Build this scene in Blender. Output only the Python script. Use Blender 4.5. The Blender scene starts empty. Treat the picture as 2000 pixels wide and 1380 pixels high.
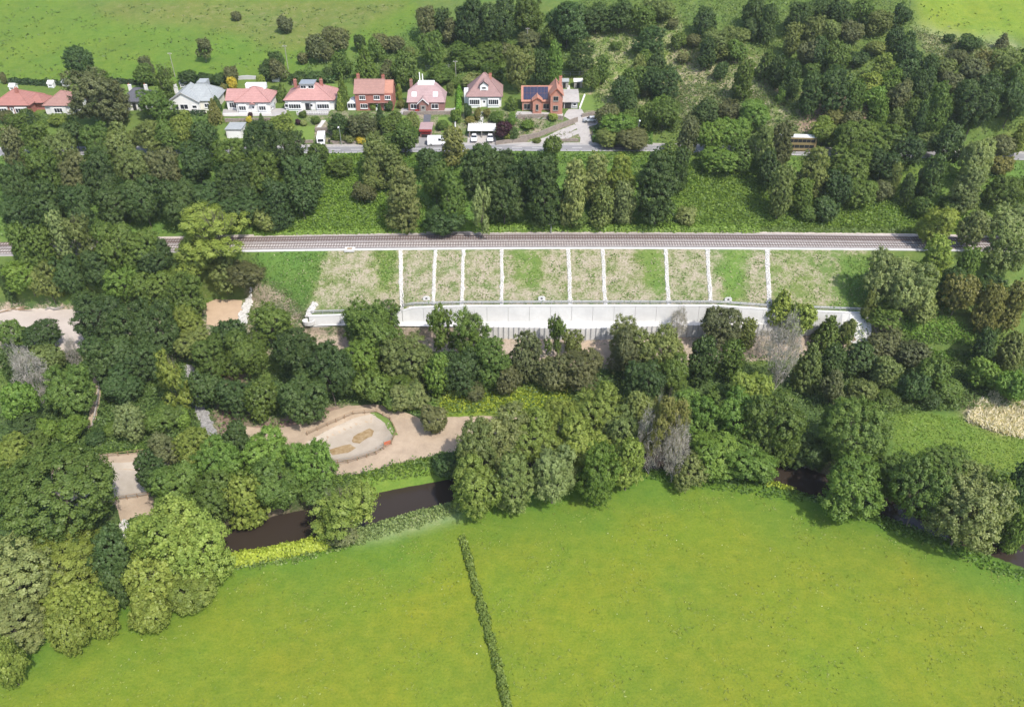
import bpy, math, random
import numpy as np
from mathutils import Vector, Matrix, geometry

# ---------------------------------------------------------------- camera, world, sun, exposure
SC = bpy.context.scene
COL = SC.collection
FPX, PITCH, CAMH = 1600.0, math.radians(36), 122.0
CT, ST = math.cos(PITCH), math.sin(PITCH)
cam = bpy.data.cameras.new("camera")
cam.sensor_width = 36; cam.lens = FPX / 2000 * 36
cam.clip_start = 1; cam.clip_end = 6000
camo = bpy.data.objects.new("camera", cam); COL.objects.link(camo)
camo.location = (0, 0, CAMH); camo.rotation_euler = (math.pi / 2 - PITCH, 0, 0)
SC.camera = camo

SUN = Vector((0.46, -0.60, 1.02)).normalized()
world = bpy.data.worlds.new("World"); SC.world = world; world.use_nodes = True
wn = world.node_tree.nodes; wl = world.node_tree.links
wn.clear()
sky = wn.new("ShaderNodeTexSky"); sky.sky_type = 'NISHITA'; sky.sun_disc = False
sky.sun_elevation = math.asin(SUN.z); sky.sun_rotation = math.atan2(SUN.x, SUN.y)
sky.dust_density = 2.0
bg = wn.new("ShaderNodeBackground"); bg.inputs[1].default_value = 0.15
wo = wn.new("ShaderNodeOutputWorld")
wl.new(sky.outputs[0], bg.inputs[0]); wl.new(bg.outputs[0], wo.inputs[0])
sl = bpy.data.lights.new("sun", 'SUN'); sl.energy = 2.9; sl.angle = math.radians(1.0); sl.color = (1.0, 0.955, 0.88)
slo = bpy.data.objects.new("sun", sl); COL.objects.link(slo)
slo.rotation_euler = SUN.to_track_quat('Z', 'Y').to_euler()
SC.view_settings.view_transform = 'Standard'; SC.view_settings.look = 'None'
SC.view_settings.exposure = 1.0; SC.view_settings.gamma = 1.0
try: SC.view_settings.use_curve_mapping = False
except Exception: pass

rng = np.random.default_rng(7)
R = random.Random(11)

# ---------------------------------------------------------------- geometry of the view: photo point -> place on the land
def raydir(px, py):
    u = (690.0 - py) / FPX
    return (px - 1000.0) / FPX, CT + u * ST, -ST + u * CT
def atz(px, py, z):
    dx, dy, dz = raydir(px, py)
    d = (z - CAMH) / dz
    return dx * d, dy * d, z
def project(x, y, z):
    dep = y * CT - (z - CAMH) * ST
    up = y * ST + (z - CAMH) * CT
    return 1000 + FPX * x / dep, 690 - FPX * up / dep, dep
def noise(x, y, s=1.0, seed=0.0):
    x = np.asarray(x) / s + seed * 7.31; y = np.asarray(y) / s + seed * 3.17
    return (np.sin(x * 1.9 + 1.3 * np.sin(y * 1.1)) * np.cos(y * 2.1 + 1.7 * np.sin(x * 0.7 + 1))
            + 0.6 * np.sin(x * 4.1 + 2.1 * np.sin(y * 2.3 + 2)) * np.sin(y * 3.7 + x * 1.1)
            + 0.35 * np.sin(x * 8.3 + y * 5.1 + 2 * np.sin(y * 4.9))) / 1.95

def sstep(a, b, v):
    t = np.clip((v - a) / (b - a), 0, 1); return t * t * (3 - 2 * t)
# profile lines across the valley: (photo x, photo y, height)
def wline(pts, smooth=False):
    a = np.array([atz(*p) for p in pts])
    return a[:, 0], a[:, 1], a[:, 2]
L = []
L.append(wline([(-900, 1350, 0), (3000, 1350, 0)]))
L.append(wline([(-500, 800, 1.2), (0, 790, 1.2), (300, 765, 1.2), (500, 745, 1.2), (600, 715, 1.2), (1000, 712, 1.2), (1700, 712, 1.2), (2500, 725, 1.2)]))
L.append(wline([(-500, 695, 4), (0, 685, 4), (300, 655, 4), (480, 640, 4), (560, 655, 3.6), (930, 660, 3.4), (1140, 664, 3.4), (1250, 660, 3.4), (1450, 655, 3.4), (1700, 654, 3.4), (2500, 665, 3.2)]))
_x, _y, _z = L[-1]
_x3 = np.linspace(-190, 190, 380); _w3 = sstep(-62, -58, _x3) * (1 - sstep(79, 84, _x3)); _b3 = np.interp(_x3, _x, _z)
L.append((_x3, np.interp(_x3, _x, _y) + 0.5, 6.75 * _w3 + _b3 * (1 - _w3)))
_l5 = wline([(-500, 608, 4.2), (0, 604, 4.2), (180, 604, 4.2), (400, 586, 4.2), (480, 582, 4.6), (560, 612, 6.8), (604, 617, 8.8), (783, 612, 8.8), (789, 601, 10.2), (900, 598, 10.8), (1100, 597, 10.8), (1400, 597, 10.8), (1500, 604, 10.3), (1700, 612, 9.8), (2500, 640, 9)])
_x4 = np.linspace(-190, 190, 200); _m4 = sstep(-62, -58, _x4) * (1 - sstep(80, 86, _x4))
L.append((_x4, np.interp(_x4, _l5[0], _l5[1]) * 1.0 - .75 * _m4 - 5.0 * (1 - _m4), 6.7 * _m4 + 4.2 * (1 - _m4)))
L.append(_l5)
L.append(wline([(-600, 512, 17.5), (0, 501, 17.5), (250, 496, 17.5), (480, 492.5, 17.5), (700, 488, 17.5), (1000, 486.5, 17.5), (1400, 487, 17.5), (1700, 489.5, 17.5), (2000, 494, 17.5), (2600, 506, 17.5)]))
L.append(wline([(-600, 486, 17.6), (0, 475, 17.6), (250, 466.5, 17.6), (480, 461, 17.6), (700, 456, 17.6), (1000, 453, 17.6), (1400, 454, 17.6), (1700, 457, 17.6), (2000, 463, 17.6), (2600, 476, 17.6)]))
# smooth the railway edges with one cubic
for i in (6, 7):
    x_, y_, z_ = L[i]
    c = np.polyfit(x_[1:-1], y_[1:-1], 3)
    xs_ = np.linspace(-190, 190, 60)
    L[i] = (xs_, np.polyval(c, xs_), np.full(60, z_[0]))
L.append(wline([(-600, 312, 27.5), (600, 301, 27.5), (1000, 296, 27.5), (1270, 297, 27.5), (1560, 305, 27.5), (2000, 314, 27.5), (2600, 330, 27.5)]))
L.append(wline([(-600, 295, 27.6), (600, 284, 27.6), (1000, 279.5, 27.6), (1270, 281, 27.6), (1560, 288, 27.6), (2000, 297, 27.6), (2600, 312, 27.6)]))
L.append(wline([(-600, 240, 31), (0, 232, 31.5), (480, 226, 32), (760, 222, 32.3), (1000, 219, 32.6), (1250, 216, 33), (1560, 220, 34), (2000, 230, 36), (2600, 230, 38)]))
_x, _y, _z = L[-1]
L.append((_x, _y + 18, _z + np.array([.4, .5, .6, .8, 1.2, 2.5, 5, 6, 6])))
xg = np.array([-400, -60, 0, 30, 80, 400.])
y12 = np.interp(xg, L[-1][0], L[-1][1]); z12 = np.interp(xg, L[-1][0], L[-1][2])
sl_ = np.array([.17, .17, .24, .33, .34, .34])
L.append((xg, y12 + 150, z12 + 150 * sl_))
L.append((xg, y12 + 400, z12 + 150 * sl_ + 250 * .10))
L.append((xg, y12 * 0 + 4000, z12 + 150 * sl_ + 25 + 20))
NL = len(L)

RIV = np.array([atz(*p, -1.5)[:2] for p in [(-900, 1560), (-300, 1330), (-50, 1240), (120, 1170), (300, 1100), (430, 1052), (530, 1036), (620, 1020), (720, 995), (800, 975), (885, 957), (1000, 930), (1130, 910), (1270, 893), (1400, 897), (1520, 920), (1600, 946), (1720, 985), (1850, 1035), (2000, 1085), (2200, 1170), (2600, 1390), (3000, 1700)]])
def segdist(x, y, poly, closed=False):
    """distance to a polyline and the side (+ left of travel)"""
    best = np.full(np.shape(x), 1e9); side = np.zeros(np.shape(x))
    n = len(poly)
    for i in range(n if closed else n - 1):
        ax, ay = poly[i]; bx, by = poly[(i + 1) % n]
        dx, dy = bx - ax, by - ay; l2 = dx * dx + dy * dy + 1e-9
        t = np.clip(((x - ax) * dx + (y - ay) * dy) / l2, 0, 1)
        ex, ey = x - ax - t * dx, y - ay - t * dy
        d = np.hypot(ex, ey); cr = dx * (y - ay) - dy * (x - ax)
        m = d < best
        best = np.where(m, d, best); side = np.where(m, np.sign(cr), side)
    return best, side
def inpoly(x, y, poly):
    x = np.asarray(x); y = np.asarray(y); c = np.zeros(x.shape, bool); n = len(poly)
    for i in range(n):
        x1, y1 = poly[i]; x2, y2 = poly[(i + 1) % n]
        if y1 == y2: continue
        k = ((y1 > y) != (y2 > y)) & (x < (x2 - x1) * (y - y1) / (y2 - y1) + x1)
        c ^= k
    return c
POND = [atz(*p, 1.5)[:2] for p in [(600, 862), (640, 838), (690, 815), (730, 806), (758, 822), (770, 845), (762, 862), (735, 880), (690, 895), (640, 903), (600, 895)]]
POND2 = [atz(*p, 1.5)[:2] for p in [(150, 915), (190, 905), (290, 898), (300, 935), (285, 965), (200, 975), (150, 965)]]
RHW = 4.3
def river_hw(x): return RHW + 0.5 * np.sin(x * 0.13) - 0.9 * sstep(40, 90, x)
def T(x, y, rough=True):
    x = np.asarray(x, float); y = np.asarray(y, float)
    ys = [np.interp(x, l[0], l[1]) for l in L]; zs = [np.interp(x, l[0], l[2]) for l in L]
    z = np.where(y <= ys[0], zs[0], 0.0)
    for i in range(NL - 1):
        m = (y > ys[i]) & (y <= ys[i + 1])
        t = (y - ys[i]) / np.maximum(ys[i + 1] - ys[i], 1e-6)
        z = np.where(m, zs[i] + t * (zs[i + 1] - zs[i]), z)
    z = np.where(y > ys[-1], zs[-1], z)
    near = (y < ys[2] + .1)
    d, s = segdist(x, y, RIV)
    base = np.where(near, 1.2 * sstep(-RHW, RHW + 2, s * d), 0)
    # replace the 0..1.2 rise of the first span by the bank of the river
    t01 = np.clip((y - ys[0]) / np.maximum(ys[1] - ys[0], 1e-6), 0, 1)
    z = np.where(near & (y <= ys[1]), base, z)
    hw = river_hw(x)
    z = z - 3.0 * (1 - sstep(hw - 1.2, hw + 1.6, d))
    for P in (POND, POND2):
        xs_ = [p[0] for p in P]; ys_ = [p[1] for p in P]
        bb = (x > min(xs_)) & (x < max(xs_)) & (y > min(ys_)) & (y < max(ys_))
        if np.any(bb):
            dd, _ = segdist(x, y, P, True)
            z = z - np.where(bb & inpoly(x, y, P), 0.8 * sstep(0, 1.8, dd), 0)
    if rough:
        far = (y > ys[7] + 1) & (y < ys[8] - 1)
        z = z + np.where(far, 0.35 * noise(x, y, 3.5, 1), 0)
        far = (y > ys[11] + 3)
        z = z + np.where(far, (0.5 * noise(x, y, 9, 2) + 1.2 * noise(x, y, 33, 5)) * sstep(0, 12, y - ys[11] - 3), 0)
        z = z + np.where(y < ys[0] + 25, 0.10 * noise(x, y, 6, 3), 0)
    return z
def ground(px, py, h=0.0):
    dx, dy, dz = raydir(px, py)
    d = np.linspace(60, 700, 900)
    f = (CAMH + dz * d) - (T(dx * d, dy * d) + h)
    k = np.argmax(f < 0)
    if k == 0: k = len(d) - 1
    lo, hi = d[k - 1], d[k]
    dd = np.linspace(lo, hi, 24)
    f = (CAMH + dz * dd) - (T(dx * dd, dy * dd) + h)
    j = max(1, int(np.argmax(f < 0)))
    t = f[j - 1] / max(1e-9, f[j - 1] - f[j]); D = dd[j - 1] + t * (dd[j] - dd[j - 1])
    return dx * D, dy * D, CAMH + dz * D - h, D
def gxy(px, py):
    g = ground(px, py); return g[0], g[1]

# ---------------------------------------------------------------- materials
def mat(name):
    m = bpy.data.materials.new(name); m.use_nodes = True
    nt = m.node_tree; nt.nodes.clear()
    out = nt.nodes.new("ShaderNodeOutputMaterial")
    return m, nt, out
def N(nt, t, **kw):
    n = nt.nodes.new(t)
    for k, v in kw.items(): setattr(n, k, v)
    return n
def coords(nt, scale=1.0, obj=False):
    if obj:
        tc = N(nt, "ShaderNodeTexCoord"); return tc.outputs['Object']
    g = N(nt, "ShaderNodeNewGeometry"); return g.outputs['Position']
def tex_noise(nt, vec, scale, detail=4, rough=0.6):
    n = N(nt, "ShaderNodeTexNoise"); n.inputs['Scale'].default_value = scale
    n.inputs['Detail'].default_value = detail; n.inputs['Roughness'].default_value = rough
    nt.links.new(vec, n.inputs['Vector']); return n.outputs['Fac']
def ramp(nt, fac, a, b, lo=0.0, hi=1.0):
    r = N(nt, "ShaderNodeMapRange"); r.inputs[1].default_value = lo; r.inputs[2].default_value = hi
    r.inputs[3].default_value = a; r.inputs[4].default_value = b
    nt.links.new(fac, r.inputs[0]); return r.outputs[0]
def mixc(nt, fac, a, b, mode='MIX'):
    n = N(nt, "ShaderNodeMix", data_type='RGBA', blend_type=mode)
    for s, v in ((n.inputs[0], fac), (n.inputs[6], a), (n.inputs[7], b)):
        if isinstance(v, (int, float)): s.default_value = v
        elif isinstance(v, (tuple, list)): s.default_value = (*v[:3], 1)
        else: nt.links.new(v, s)
    return n.outputs[2]
def bump(nt, h, strength=0.4, dist=0.1):
    b = N(nt, "ShaderNodeBump"); b.inputs['Strength'].default_value = strength; b.inputs['Distance'].default_value = dist
    nt.links.new(h, b.inputs['Height']); return b.outputs[0]
def solid(name, c1, c2=None, scale=2.0, rough=0.8, bumps=0.3, metal=0.0, obj=False, spec=0.3, dist=0.05):
    """a worn plain surface: two colours mixed by coarse and fine noise"""
    m, nt, out = mat(name)
    p = N(nt, "ShaderNodeBsdfPrincipled"); v = coords(nt, obj=obj)
    c2 = c2 or tuple(x * 0.75 for x in c1)
    f1 = tex_noise(nt, v, scale, 5, 0.7); f2 = tex_noise(nt, v, scale * 9, 3, 0.7)
    f = ramp(nt, f1, 0, 1, 0.35, 0.65)
    c = mixc(nt, f, c1, c2)
    c = mixc(nt, ramp(nt, f2, 0, .5, .3, .8), c, tuple(x * 0.8 for x in c1))
    nt.links.new(c, p.inputs['Base Color'])
    p.inputs['Roughness'].default_value = rough; p.inputs['Metallic'].default_value = metal
    p.inputs['Specular IOR Level'].default_value = spec
    if bumps: nt.links.new(bump(nt, f2, bumps, dist), p.inputs['Normal'])
    nt.links.new(p.outputs[0], out.inputs[0]); return m
def leafmat(name="leaf"):
    """leaves: albedo from the object's own colour, hue varied leaf by leaf and twig by twig"""
    m, nt, out = mat(name)
    oi = N(nt, "ShaderNodeObjectInfo"); at = N(nt, "ShaderNodeAttribute", attribute_name="tint")
    hsv = N(nt, "ShaderNodeHueSaturation")
    nt.links.new(oi.outputs['Color'], hsv.inputs['Color'])
    nt.links.new(ramp(nt, at.outputs['Fac'], 0.6, 1.5), hsv.inputs['Value'])
    nt.links.new(ramp(nt, at.outputs['Fac'], .515, .485), hsv.inputs['Hue'])
    nt.links.new(ramp(nt, at.outputs['Fac'], 1.0, .92), hsv.inputs['Saturation'])
    d = N(nt, "ShaderNodeBsdfDiffuse"); t = N(nt, "ShaderNodeBsdfTranslucent"); g = N(nt, "ShaderNodeBsdfGlossy")
    g.inputs['Roughness'].default_value = 0.5; g.inputs['Color'].default_value = (1, 1, 1, 1)
    nt.links.new(hsv.outputs[0], d.inputs[0])
    tcol = mixc(nt, 1.0, hsv.outputs[0], (1.25, 1.35, .55), 'MULTIPLY'); nt.links.new(tcol, t.inputs[0])
    a = N(nt, "ShaderNodeMixShader"); a.inputs[0].default_value = 0.40
    nt.links.new(d.outputs[0], a.inputs[1]); nt.links.new(t.outputs[0], a.inputs[2])
    b = N(nt, "ShaderNodeMixShader"); b.inputs[0].default_value = 0.014
    nt.links.new(a.outputs[0], b.inputs[1]); nt.links.new(g.outputs[0], b.inputs[2])
    nt.links.new(b.outputs[0], out.inputs[0]); return m
MT = {}
MT['leaf'] = leafmat()
MT['bark'] = solid('bark', (.14, .12, .095), (.07, .06, .05), 3, .9, .5)
MT['deadwood'] = solid('deadwood', (.36, .33, .30), (.22, .2, .18), 3, .9, .4)
MT['asphalt'] = solid('asphalt', (.19, .185, .19), (.23, .225, .225), .35, .9, .2)
MT['paving'] = solid('paving', (.34, .32, .30), (.27, .25, .24), .8, .9, .2)
MT['concrete'] = solid('concrete', (.54, .53, .51), (.46, .455, .44), .35, .85, .15)
MT['concrete_grey'] = solid('concrete_grey', (.42, .42, .415), (.34, .34, .335), .7, .85, .2)
MT['rubble'] = solid('rubble', (.56, .545, .51), (.36, .345, .32), 2.5, .9, .4)
MT['ballast'] = solid('ballast', (.215, .185, .175), (.30, .275, .265), .9, .95, .9, dist=.12)
MT['ballast_pale'] = solid('ballast_pale', (.50, .44, .40), (.34, .29, .26), 1.1, .95, .8, dist=.12)
MT['rail'] = solid('rail', (.14, .10, .085), (.10, .07, .06), 2, .6, .1)
MT['sleeper'] = solid('sleeper', (.46, .43, .40), (.34, .31, .29), 1.2, .9, .2)
MT['steel'] = solid('steel', (.38, .40, .41), (.30, .31, .32), 2, .5, .1, metal=.5)
MT['wood'] = solid('wood', (.30, .20, .12), (.20, .14, .09), 3, .9, .3)
MT['greywood'] = solid('greywood', (.30, .28, .25), (.2, .19, .17), 3, .9, .3)
MT['stonewall'] = solid('stonewall', (.30, .25, .21), (.17, .145, .125), 1.8, .95, .9, dist=.15)
MT['render_white'] = solid('render_white', (.64, .63, .60), (.56, .55, .52), .6, .85, .1)
MT['upvc'] = solid('upvc', (.70, .70, .69), (.64, .64, .63), 1, .45, 0)
MT['cream'] = solid('cream', (.62, .59, .52), (.55, .52, .45), .6, .85, .1)
MT['dark'] = solid('dark', (.03, .03, .03), (.02, .02, .02), 1, .8, 0)
MT['red_metal'] = solid('red_metal', (.30, .04, .035), (.22, .03, .03), 1, .5, 0)
MT['carpaint_white'] = solid('carpaint_white', (.80, .80, .81), (.76, .76, .77), .6, .25, 0, spec=.6)
MT['carpaint_silver'] = solid('carpaint_silver', (.55, .57, .6), (.5, .52, .55), .6, .3, 0, metal=.4, spec=.6)
MT['rubber'] = solid('rubber', (.025, .025, .025), (.02, .02, .02), 2, .8, 0)
MT['bus_gold'] = solid('bus_gold', (.24, .19, .09), (.2, .15, .07), .7, .35, 0, spec=.5)
MT['solar'] = solid('solar', (.010, .014, .05), (.008, .01, .035), .4, .2, 0, spec=.6)
MT['terracotta'] = solid('terracotta', (.42, .15, .09), (.34, .12, .08), 1, .9, .2)
MT['lawn'] = solid('lawn', (.12, .18, .035), (.095, .15, .03), .8, .95, .5, dist=.1)
MT['orange_mesh'] = solid('orange_mesh', (.45, .12, .06), (.4, .1, .05), 1, .7, 0)
MT['dirt'] = solid('dirt', (.385, .30, .215), (.27, .205, .145), .22, .95, .7, dist=.15)
MT['pond_bed'] = solid('pond_bed', (.37, .32, .26), (.29, .245, .19), .3, .7, .3, dist=.08)
MT['sandpad'] = solid('sandpad', (.43, .375, .33), (.37, .32, .28), .2, .95, .5)
MT['sand'] = solid('sand', (.42, .31, .21), (.36, .26, .175), .5, .95, .5)
MT['channel'] = solid('channel', (.42, .41, .40), (.18, .17, .165), 1.3, .8, 1, dist=.2)
def glassmat():
    m, nt, out = mat('window_glass')
    p = N(nt, "ShaderNodeBsdfPrincipled"); p.inputs['Base Color'].default_value = (.02, .023, .028, 1)
    p.inputs['Roughness'].default_value = .08; p.inputs['Specular IOR Level'].default_value = .6
    nt.links.new(p.outputs[0], out.inputs[0]); return m
MT['glass'] = glassmat()
def watermat():
    m, nt, out = mat('river_water')
    p = N(nt, "ShaderNodeBsdfPrincipled"); p.inputs['Base Color'].default_value = (.032, .024, .018, 1)
    p.inputs['Roughness'].default_value = .06; p.inputs['IOR'].default_value = 1.33
    v = coords(nt); h = tex_noise(nt, v, 1.6, 3, .6)
    nt.links.new(bump(nt, h, .15, .05), p.inputs['Normal'])
    nt.links.new(p.outputs[0], out.inputs[0]); return m
MT['water'] = watermat()
def pudmat():
    m, nt, out = mat('pond_water')
    p = N(nt, "ShaderNodeBsdfPrincipled"); v = coords(nt)
    c = mixc(nt, ramp(nt, tex_noise(nt, v, .8, 4), 0, 1, .35, .65), (.20, .13, .06), (.33, .25, .15))
    nt.links.new(c, p.inputs['Base Color']); p.inputs['Roughness'].default_value = .12
    nt.links.new(p.outputs[0], out.inputs[0]); return m
MT['pond_water'] = pudmat()
def rooftile(name, c1, c2, row=0.33):
    """tiles: rows as fine relief along the slope, colour varied tile by tile and with weathering"""
    m, nt, out = mat(name); p = N(nt, "ShaderNodeBsdfPrincipled")
    v = N(nt, "ShaderNodeTexCoord").outputs['Object']
    w = N(nt, "ShaderNodeTexWave", wave_type='BANDS', bands_direction='Z'); w.inputs['Scale'].default_value = 0.5 / row * .62
    w.inputs['Distortion'].default_value = .3
    nt.links.new(v, w.inputs['Vector'])
    vo = N(nt, "ShaderNodeTexVoronoi"); vo.inputs['Scale'].default_value = 2.6; nt.links.new(v, vo.inputs['Vector'])
    bw = N(nt, "ShaderNodeRGBToBW"); nt.links.new(vo.outputs['Color'], bw.inputs[0])
    c = mixc(nt, bw.outputs[0], c1, c2)
    c = mixc(nt, ramp(nt, tex_noise(nt, v, .5, 5, .7), 0, .55, .4, .75), c, tuple(x * .62 for x in c1))
    c = mixc(nt, ramp(nt, w.outputs['Fac'], .0, .25, .35, .0), c, tuple(x * .45 for x in c1))
    nt.links.new(c, p.inputs['Base Color']); p.inputs['Roughness'].default_value = .85
    nt.links.new(bump(nt, w.outputs['Fac'], .5, .05), p.inputs['Normal'])
    nt.links.new(p.outputs[0], out.inputs[0]); return m
MT['roof_red'] = rooftile('roof_red', (.31, .14, .115), (.26, .115, .095))
MT['roof_pink'] = rooftile('roof_pink', (.38, .205, .185), (.32, .165, .15))
MT['roof_brown'] = rooftile('roof_brown', (.27, .17, .16), (.22, .135, .125))
MT['roof_rust'] = rooftile('roof_rust', (.30, .17, .14), (.24, .13, .11))
MT['roof_mauve'] = rooftile('roof_mauve', (.34, .235, .23), (.28, .19, .19))
MT['roof_orange'] = rooftile('roof_orange', (.38, .18, .125), (.32, .15, .105))
MT['roof_slate'] = rooftile('roof_slate', (.09, .09, .105), (.065, .065, .08))
MT['roof_grey'] = rooftile('roof_grey', (.30, .32, .32), (.24, .255, .26))
def brickmat(name, a, b, mortar):
    m, nt, out = mat(name); p = N(nt, "ShaderNodeBsdfPrincipled")
    v = N(nt, "ShaderNodeTexCoord").outputs['Object']
    mp = N(nt, "ShaderNodeMapping"); mp.inputs['Rotation'].default_value = (math.pi / 2, 0, 0)
    nt.links.new(v, mp.inputs[0])
    bt = N(nt, "ShaderNodeTexBrick"); bt.inputs['Scale'].default_value = 2.2
    bt.inputs['Color1'].default_value = (*a, 1); bt.inputs['Color2'].default_value = (*b, 1); bt.inputs['Mortar'].default_value = (*mortar, 1)
    nt.links.new(mp.outputs[0], bt.inputs['Vector'])
    c = mixc(nt, ramp(nt, tex_noise(nt, v, .9, 4), 0, .4, .4, .7), bt.outputs[0], tuple(x * .6 for x in a))
    nt.links.new(c, p.inputs['Base Color']); p.inputs['Roughness'].default_value = .9
    nt.links.new(p.outputs[0], out.inputs[0]); return m
MT['brick_red'] = brickmat('brick_red', (.31, .10, .075), (.26, .085, .06), (.34, .22, .18))
MT['brick_orange'] = brickmat('brick_orange', (.37, .155, .105), (.31, .13, .09), (.42, .26, .2))
MT['brick_dark'] = brickmat('brick_dark', (.24, .10, .08), (.19, .085, .07), (.26, .2, .18))

def groundmat():
    """land: plant cover and bare soil from two colour layers, broken up by noise at several sizes"""
    m, nt, out = mat('ground'); p = N(nt, "ShaderNodeBsdfPrincipled"); v = coords(nt)
    A = N(nt, "ShaderNodeAttribute", attribute_name="cover").outputs['Color']
    B = N(nt, "ShaderNodeAttribute", attribute_name="soilcol").outputs['Color']
    S = N(nt, "ShaderNodeAttribute", attribute_name="soil").outputs['Fac']
    n1 = tex_noise(nt, v, .045, 4, .65); n2 = tex_noise(nt, v, .35, 5, .7); n3 = tex_noise(nt, v, 2.2, 5, .75)
    mp = N(nt, "ShaderNodeMapping"); mp.inputs['Scale'].default_value = (.25, .8, .8); nt.links.new(v, mp.inputs[0])
    n4 = tex_noise(nt, mp.outputs[0], 1.1, 4, .7)
    a = mixc(nt, ramp(nt, n1, 0, 1, .33, .67), A, mixc(nt, 1.0, A, (1.16, .98, 1.0), 'MULTIPLY'))
    a = mixc(nt, ramp(nt, n2, 0, .9, .36, .70), a, mixc(nt, 1.0, a, (.68, .82, .8), 'MULTIPLY'))
    a = mixc(nt, ramp(nt, n4, 0, .7, .5, .75), a, mixc(nt, 1.0, a, (1.25, 1.14, 1.3), 'MULTIPLY'))
    a = mixc(nt, ramp(nt, n3, 0, .85, .46, .76), a, mixc(nt, 1.0, a, (.55, .66, .6), 'MULTIPLY'))
    b = mixc(nt, ramp(nt, n3, 0, .8, .4, .7), B, mixc(nt, 1.0, B, (.68, .66, .62), 'MULTIPLY'))
    b = mixc(nt, ramp(nt, n2, 0, .6, .4, .7), b, mixc(nt, 1.0, b, (1.2, 1.2, 1.2), 'MULTIPLY'))
    q = N(nt, "ShaderNodeMath", operation='MULTIPLY_ADD'); nt.links.new(n2, q.inputs[0]); q.inputs[1].default_value = .55
    q2 = N(nt, "ShaderNodeMath", operation='MULTIPLY'); nt.links.new(n3, q2.inputs[0]); q2.inputs[1].default_value = .45
    nt.links.new(q2.outputs[0], q.inputs[2])
    s = N(nt, "ShaderNodeMath", operation='MULTIPLY_ADD'); nt.links.new(S, s.inputs[0]); s.inputs[1].default_value = .44; s.inputs[2].default_value = .28
    d = N(nt, "ShaderNodeMath", operation='SUBTRACT'); nt.links.new(s.outputs[0], d.inputs[0]); nt.links.new(q.outputs[0], d.inputs[1])
    f = ramp(nt, d.outputs[0], 0, 1, -.075, .075)
    nt.links.new(mixc(nt, f, a, b), p.inputs['Base Color'])
    p.inputs['Roughness'].default_value = .95; p.inputs['Specular IOR Level'].default_value = .1
    nt.links.new(bump(nt, q.outputs[0], .7, .35), p.inputs['Normal'])
    nt.links.new(p.outputs[0], out.inputs[0]); return m
MT['ground'] = groundmat()

# ---------------------------------------------------------------- object helpers
def tag(o, label=None, cat=None, group=None, kind=None):
    if label: o['label'] = label
    if cat: o['category'] = cat
    if group: o['group'] = group
    if kind: o['kind'] = kind
    return o
def link(name, me, m=None, parent=None, loc=None, rz=0.0):
    o = bpy.data.objects.new(name, me); COL.objects.link(o)
    if m is not None and me is not None and not me.materials: me.materials.append(m)
    if parent is not None: o.parent = parent
    if loc is not None: o.location = loc
    if rz: o.rotation_euler = (0, 0, rz)
    return o
def empty(name, loc, rz=0.0):
    o = bpy.data.objects.new(name, None); COL.objects.link(o); o.location = loc; o.rotation_euler = (0, 0, rz)
    o.empty_display_size = .2
    return o
def copy_tree(o, parent=None):
    c = o.copy(); COL.objects.link(c)
    if parent is not None: c.parent = parent
    for ch in list(o.children): copy_tree(ch, c)
    return c
class MB:
    def __init__(s): s.v = []; s.f = []
    def poly(s, pts, faces):
        n = len(s.v); s.v += [tuple(p) for p in pts]; s.f += [tuple(i + n for i in f) for f in faces]; return s
    def box(s, cx, cy, cz, sx, sy, sz, rz=0, tilt=None):
        """centre x, y and BOTTOM z"""
        c, q = math.cos(rz), math.sin(rz); P = []
        for z in (cz, cz + sz):
            for x, y in ((-1, -1), (1, -1), (1, 1), (-1, 1)):
                a, b = x * sx / 2, y * sy / 2
                P.append((cx + a * c - b * q, cy + a * q + b * c, z))
        return s.poly(P, [(3, 2, 1, 0), (4, 5, 6, 7), (0, 1, 5, 4), (1, 2, 6, 5), (2, 3, 7, 6), (3, 0, 4, 7)])
    def tube(s, a, b, r0, r1, n=6):
        a, b = Vector(a), Vector(b); d = (b - a)
        if d.length < 1e-6: return s
        d.normalize(); u = d.orthogonal().normalized(); w = d.cross(u)
        P = []
        for c, r in ((a, r0), (b, r1)):
            for i in range(n):
                t = 2 * math.pi * i / n; P.append(c + (u * math.cos(t) + w * math.sin(t)) * r)
        F = [(i, (i + 1) % n, n + (i + 1) % n, n + i) for i in range(n)] + [tuple(range(n - 1, -1, -1)), tuple(range(n, 2 * n))]
        return s.poly(P, F)
    def prism(s, prof, y0, y1, axis='y'):
        """profile (a, z) swept along an axis"""
        n = len(prof)
        if axis == 'y': P = [(a, y0, z) for a, z in prof] + [(a, y1, z) for a, z in prof]
        else: P = [(y0, a, z) for a, z in prof] + [(y1, a, z) for a, z in prof]
        F = [tuple(range(n)), tuple(range(2 * n - 1, n - 1, -1))] + [(i, n + i, n + (i + 1) % n, (i + 1) % n) for i in range(n)]
        return s.poly(P, F)
    def mesh(s, name, m=None):
        me = bpy.data.meshes.new(name); me.from_pydata(s.v, [], s.f)
        if m is not None: me.materials.append(m)
        me.validate(); me.update(); return me
    def build(s, name, m, parent=None, loc=None, rz=0.0, smooth=False):
        import bmesh
        me = s.mesh(name, m); b = bmesh.new(); b.from_mesh(me); bmesh.ops.recalc_face_normals(b, faces=b.faces); b.to_mesh(me); b.free()
        if smooth: me.polygons.foreach_set('use_smooth', [True] * len(me.polygons))
        return link(name, me, None, parent, loc, rz)
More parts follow.
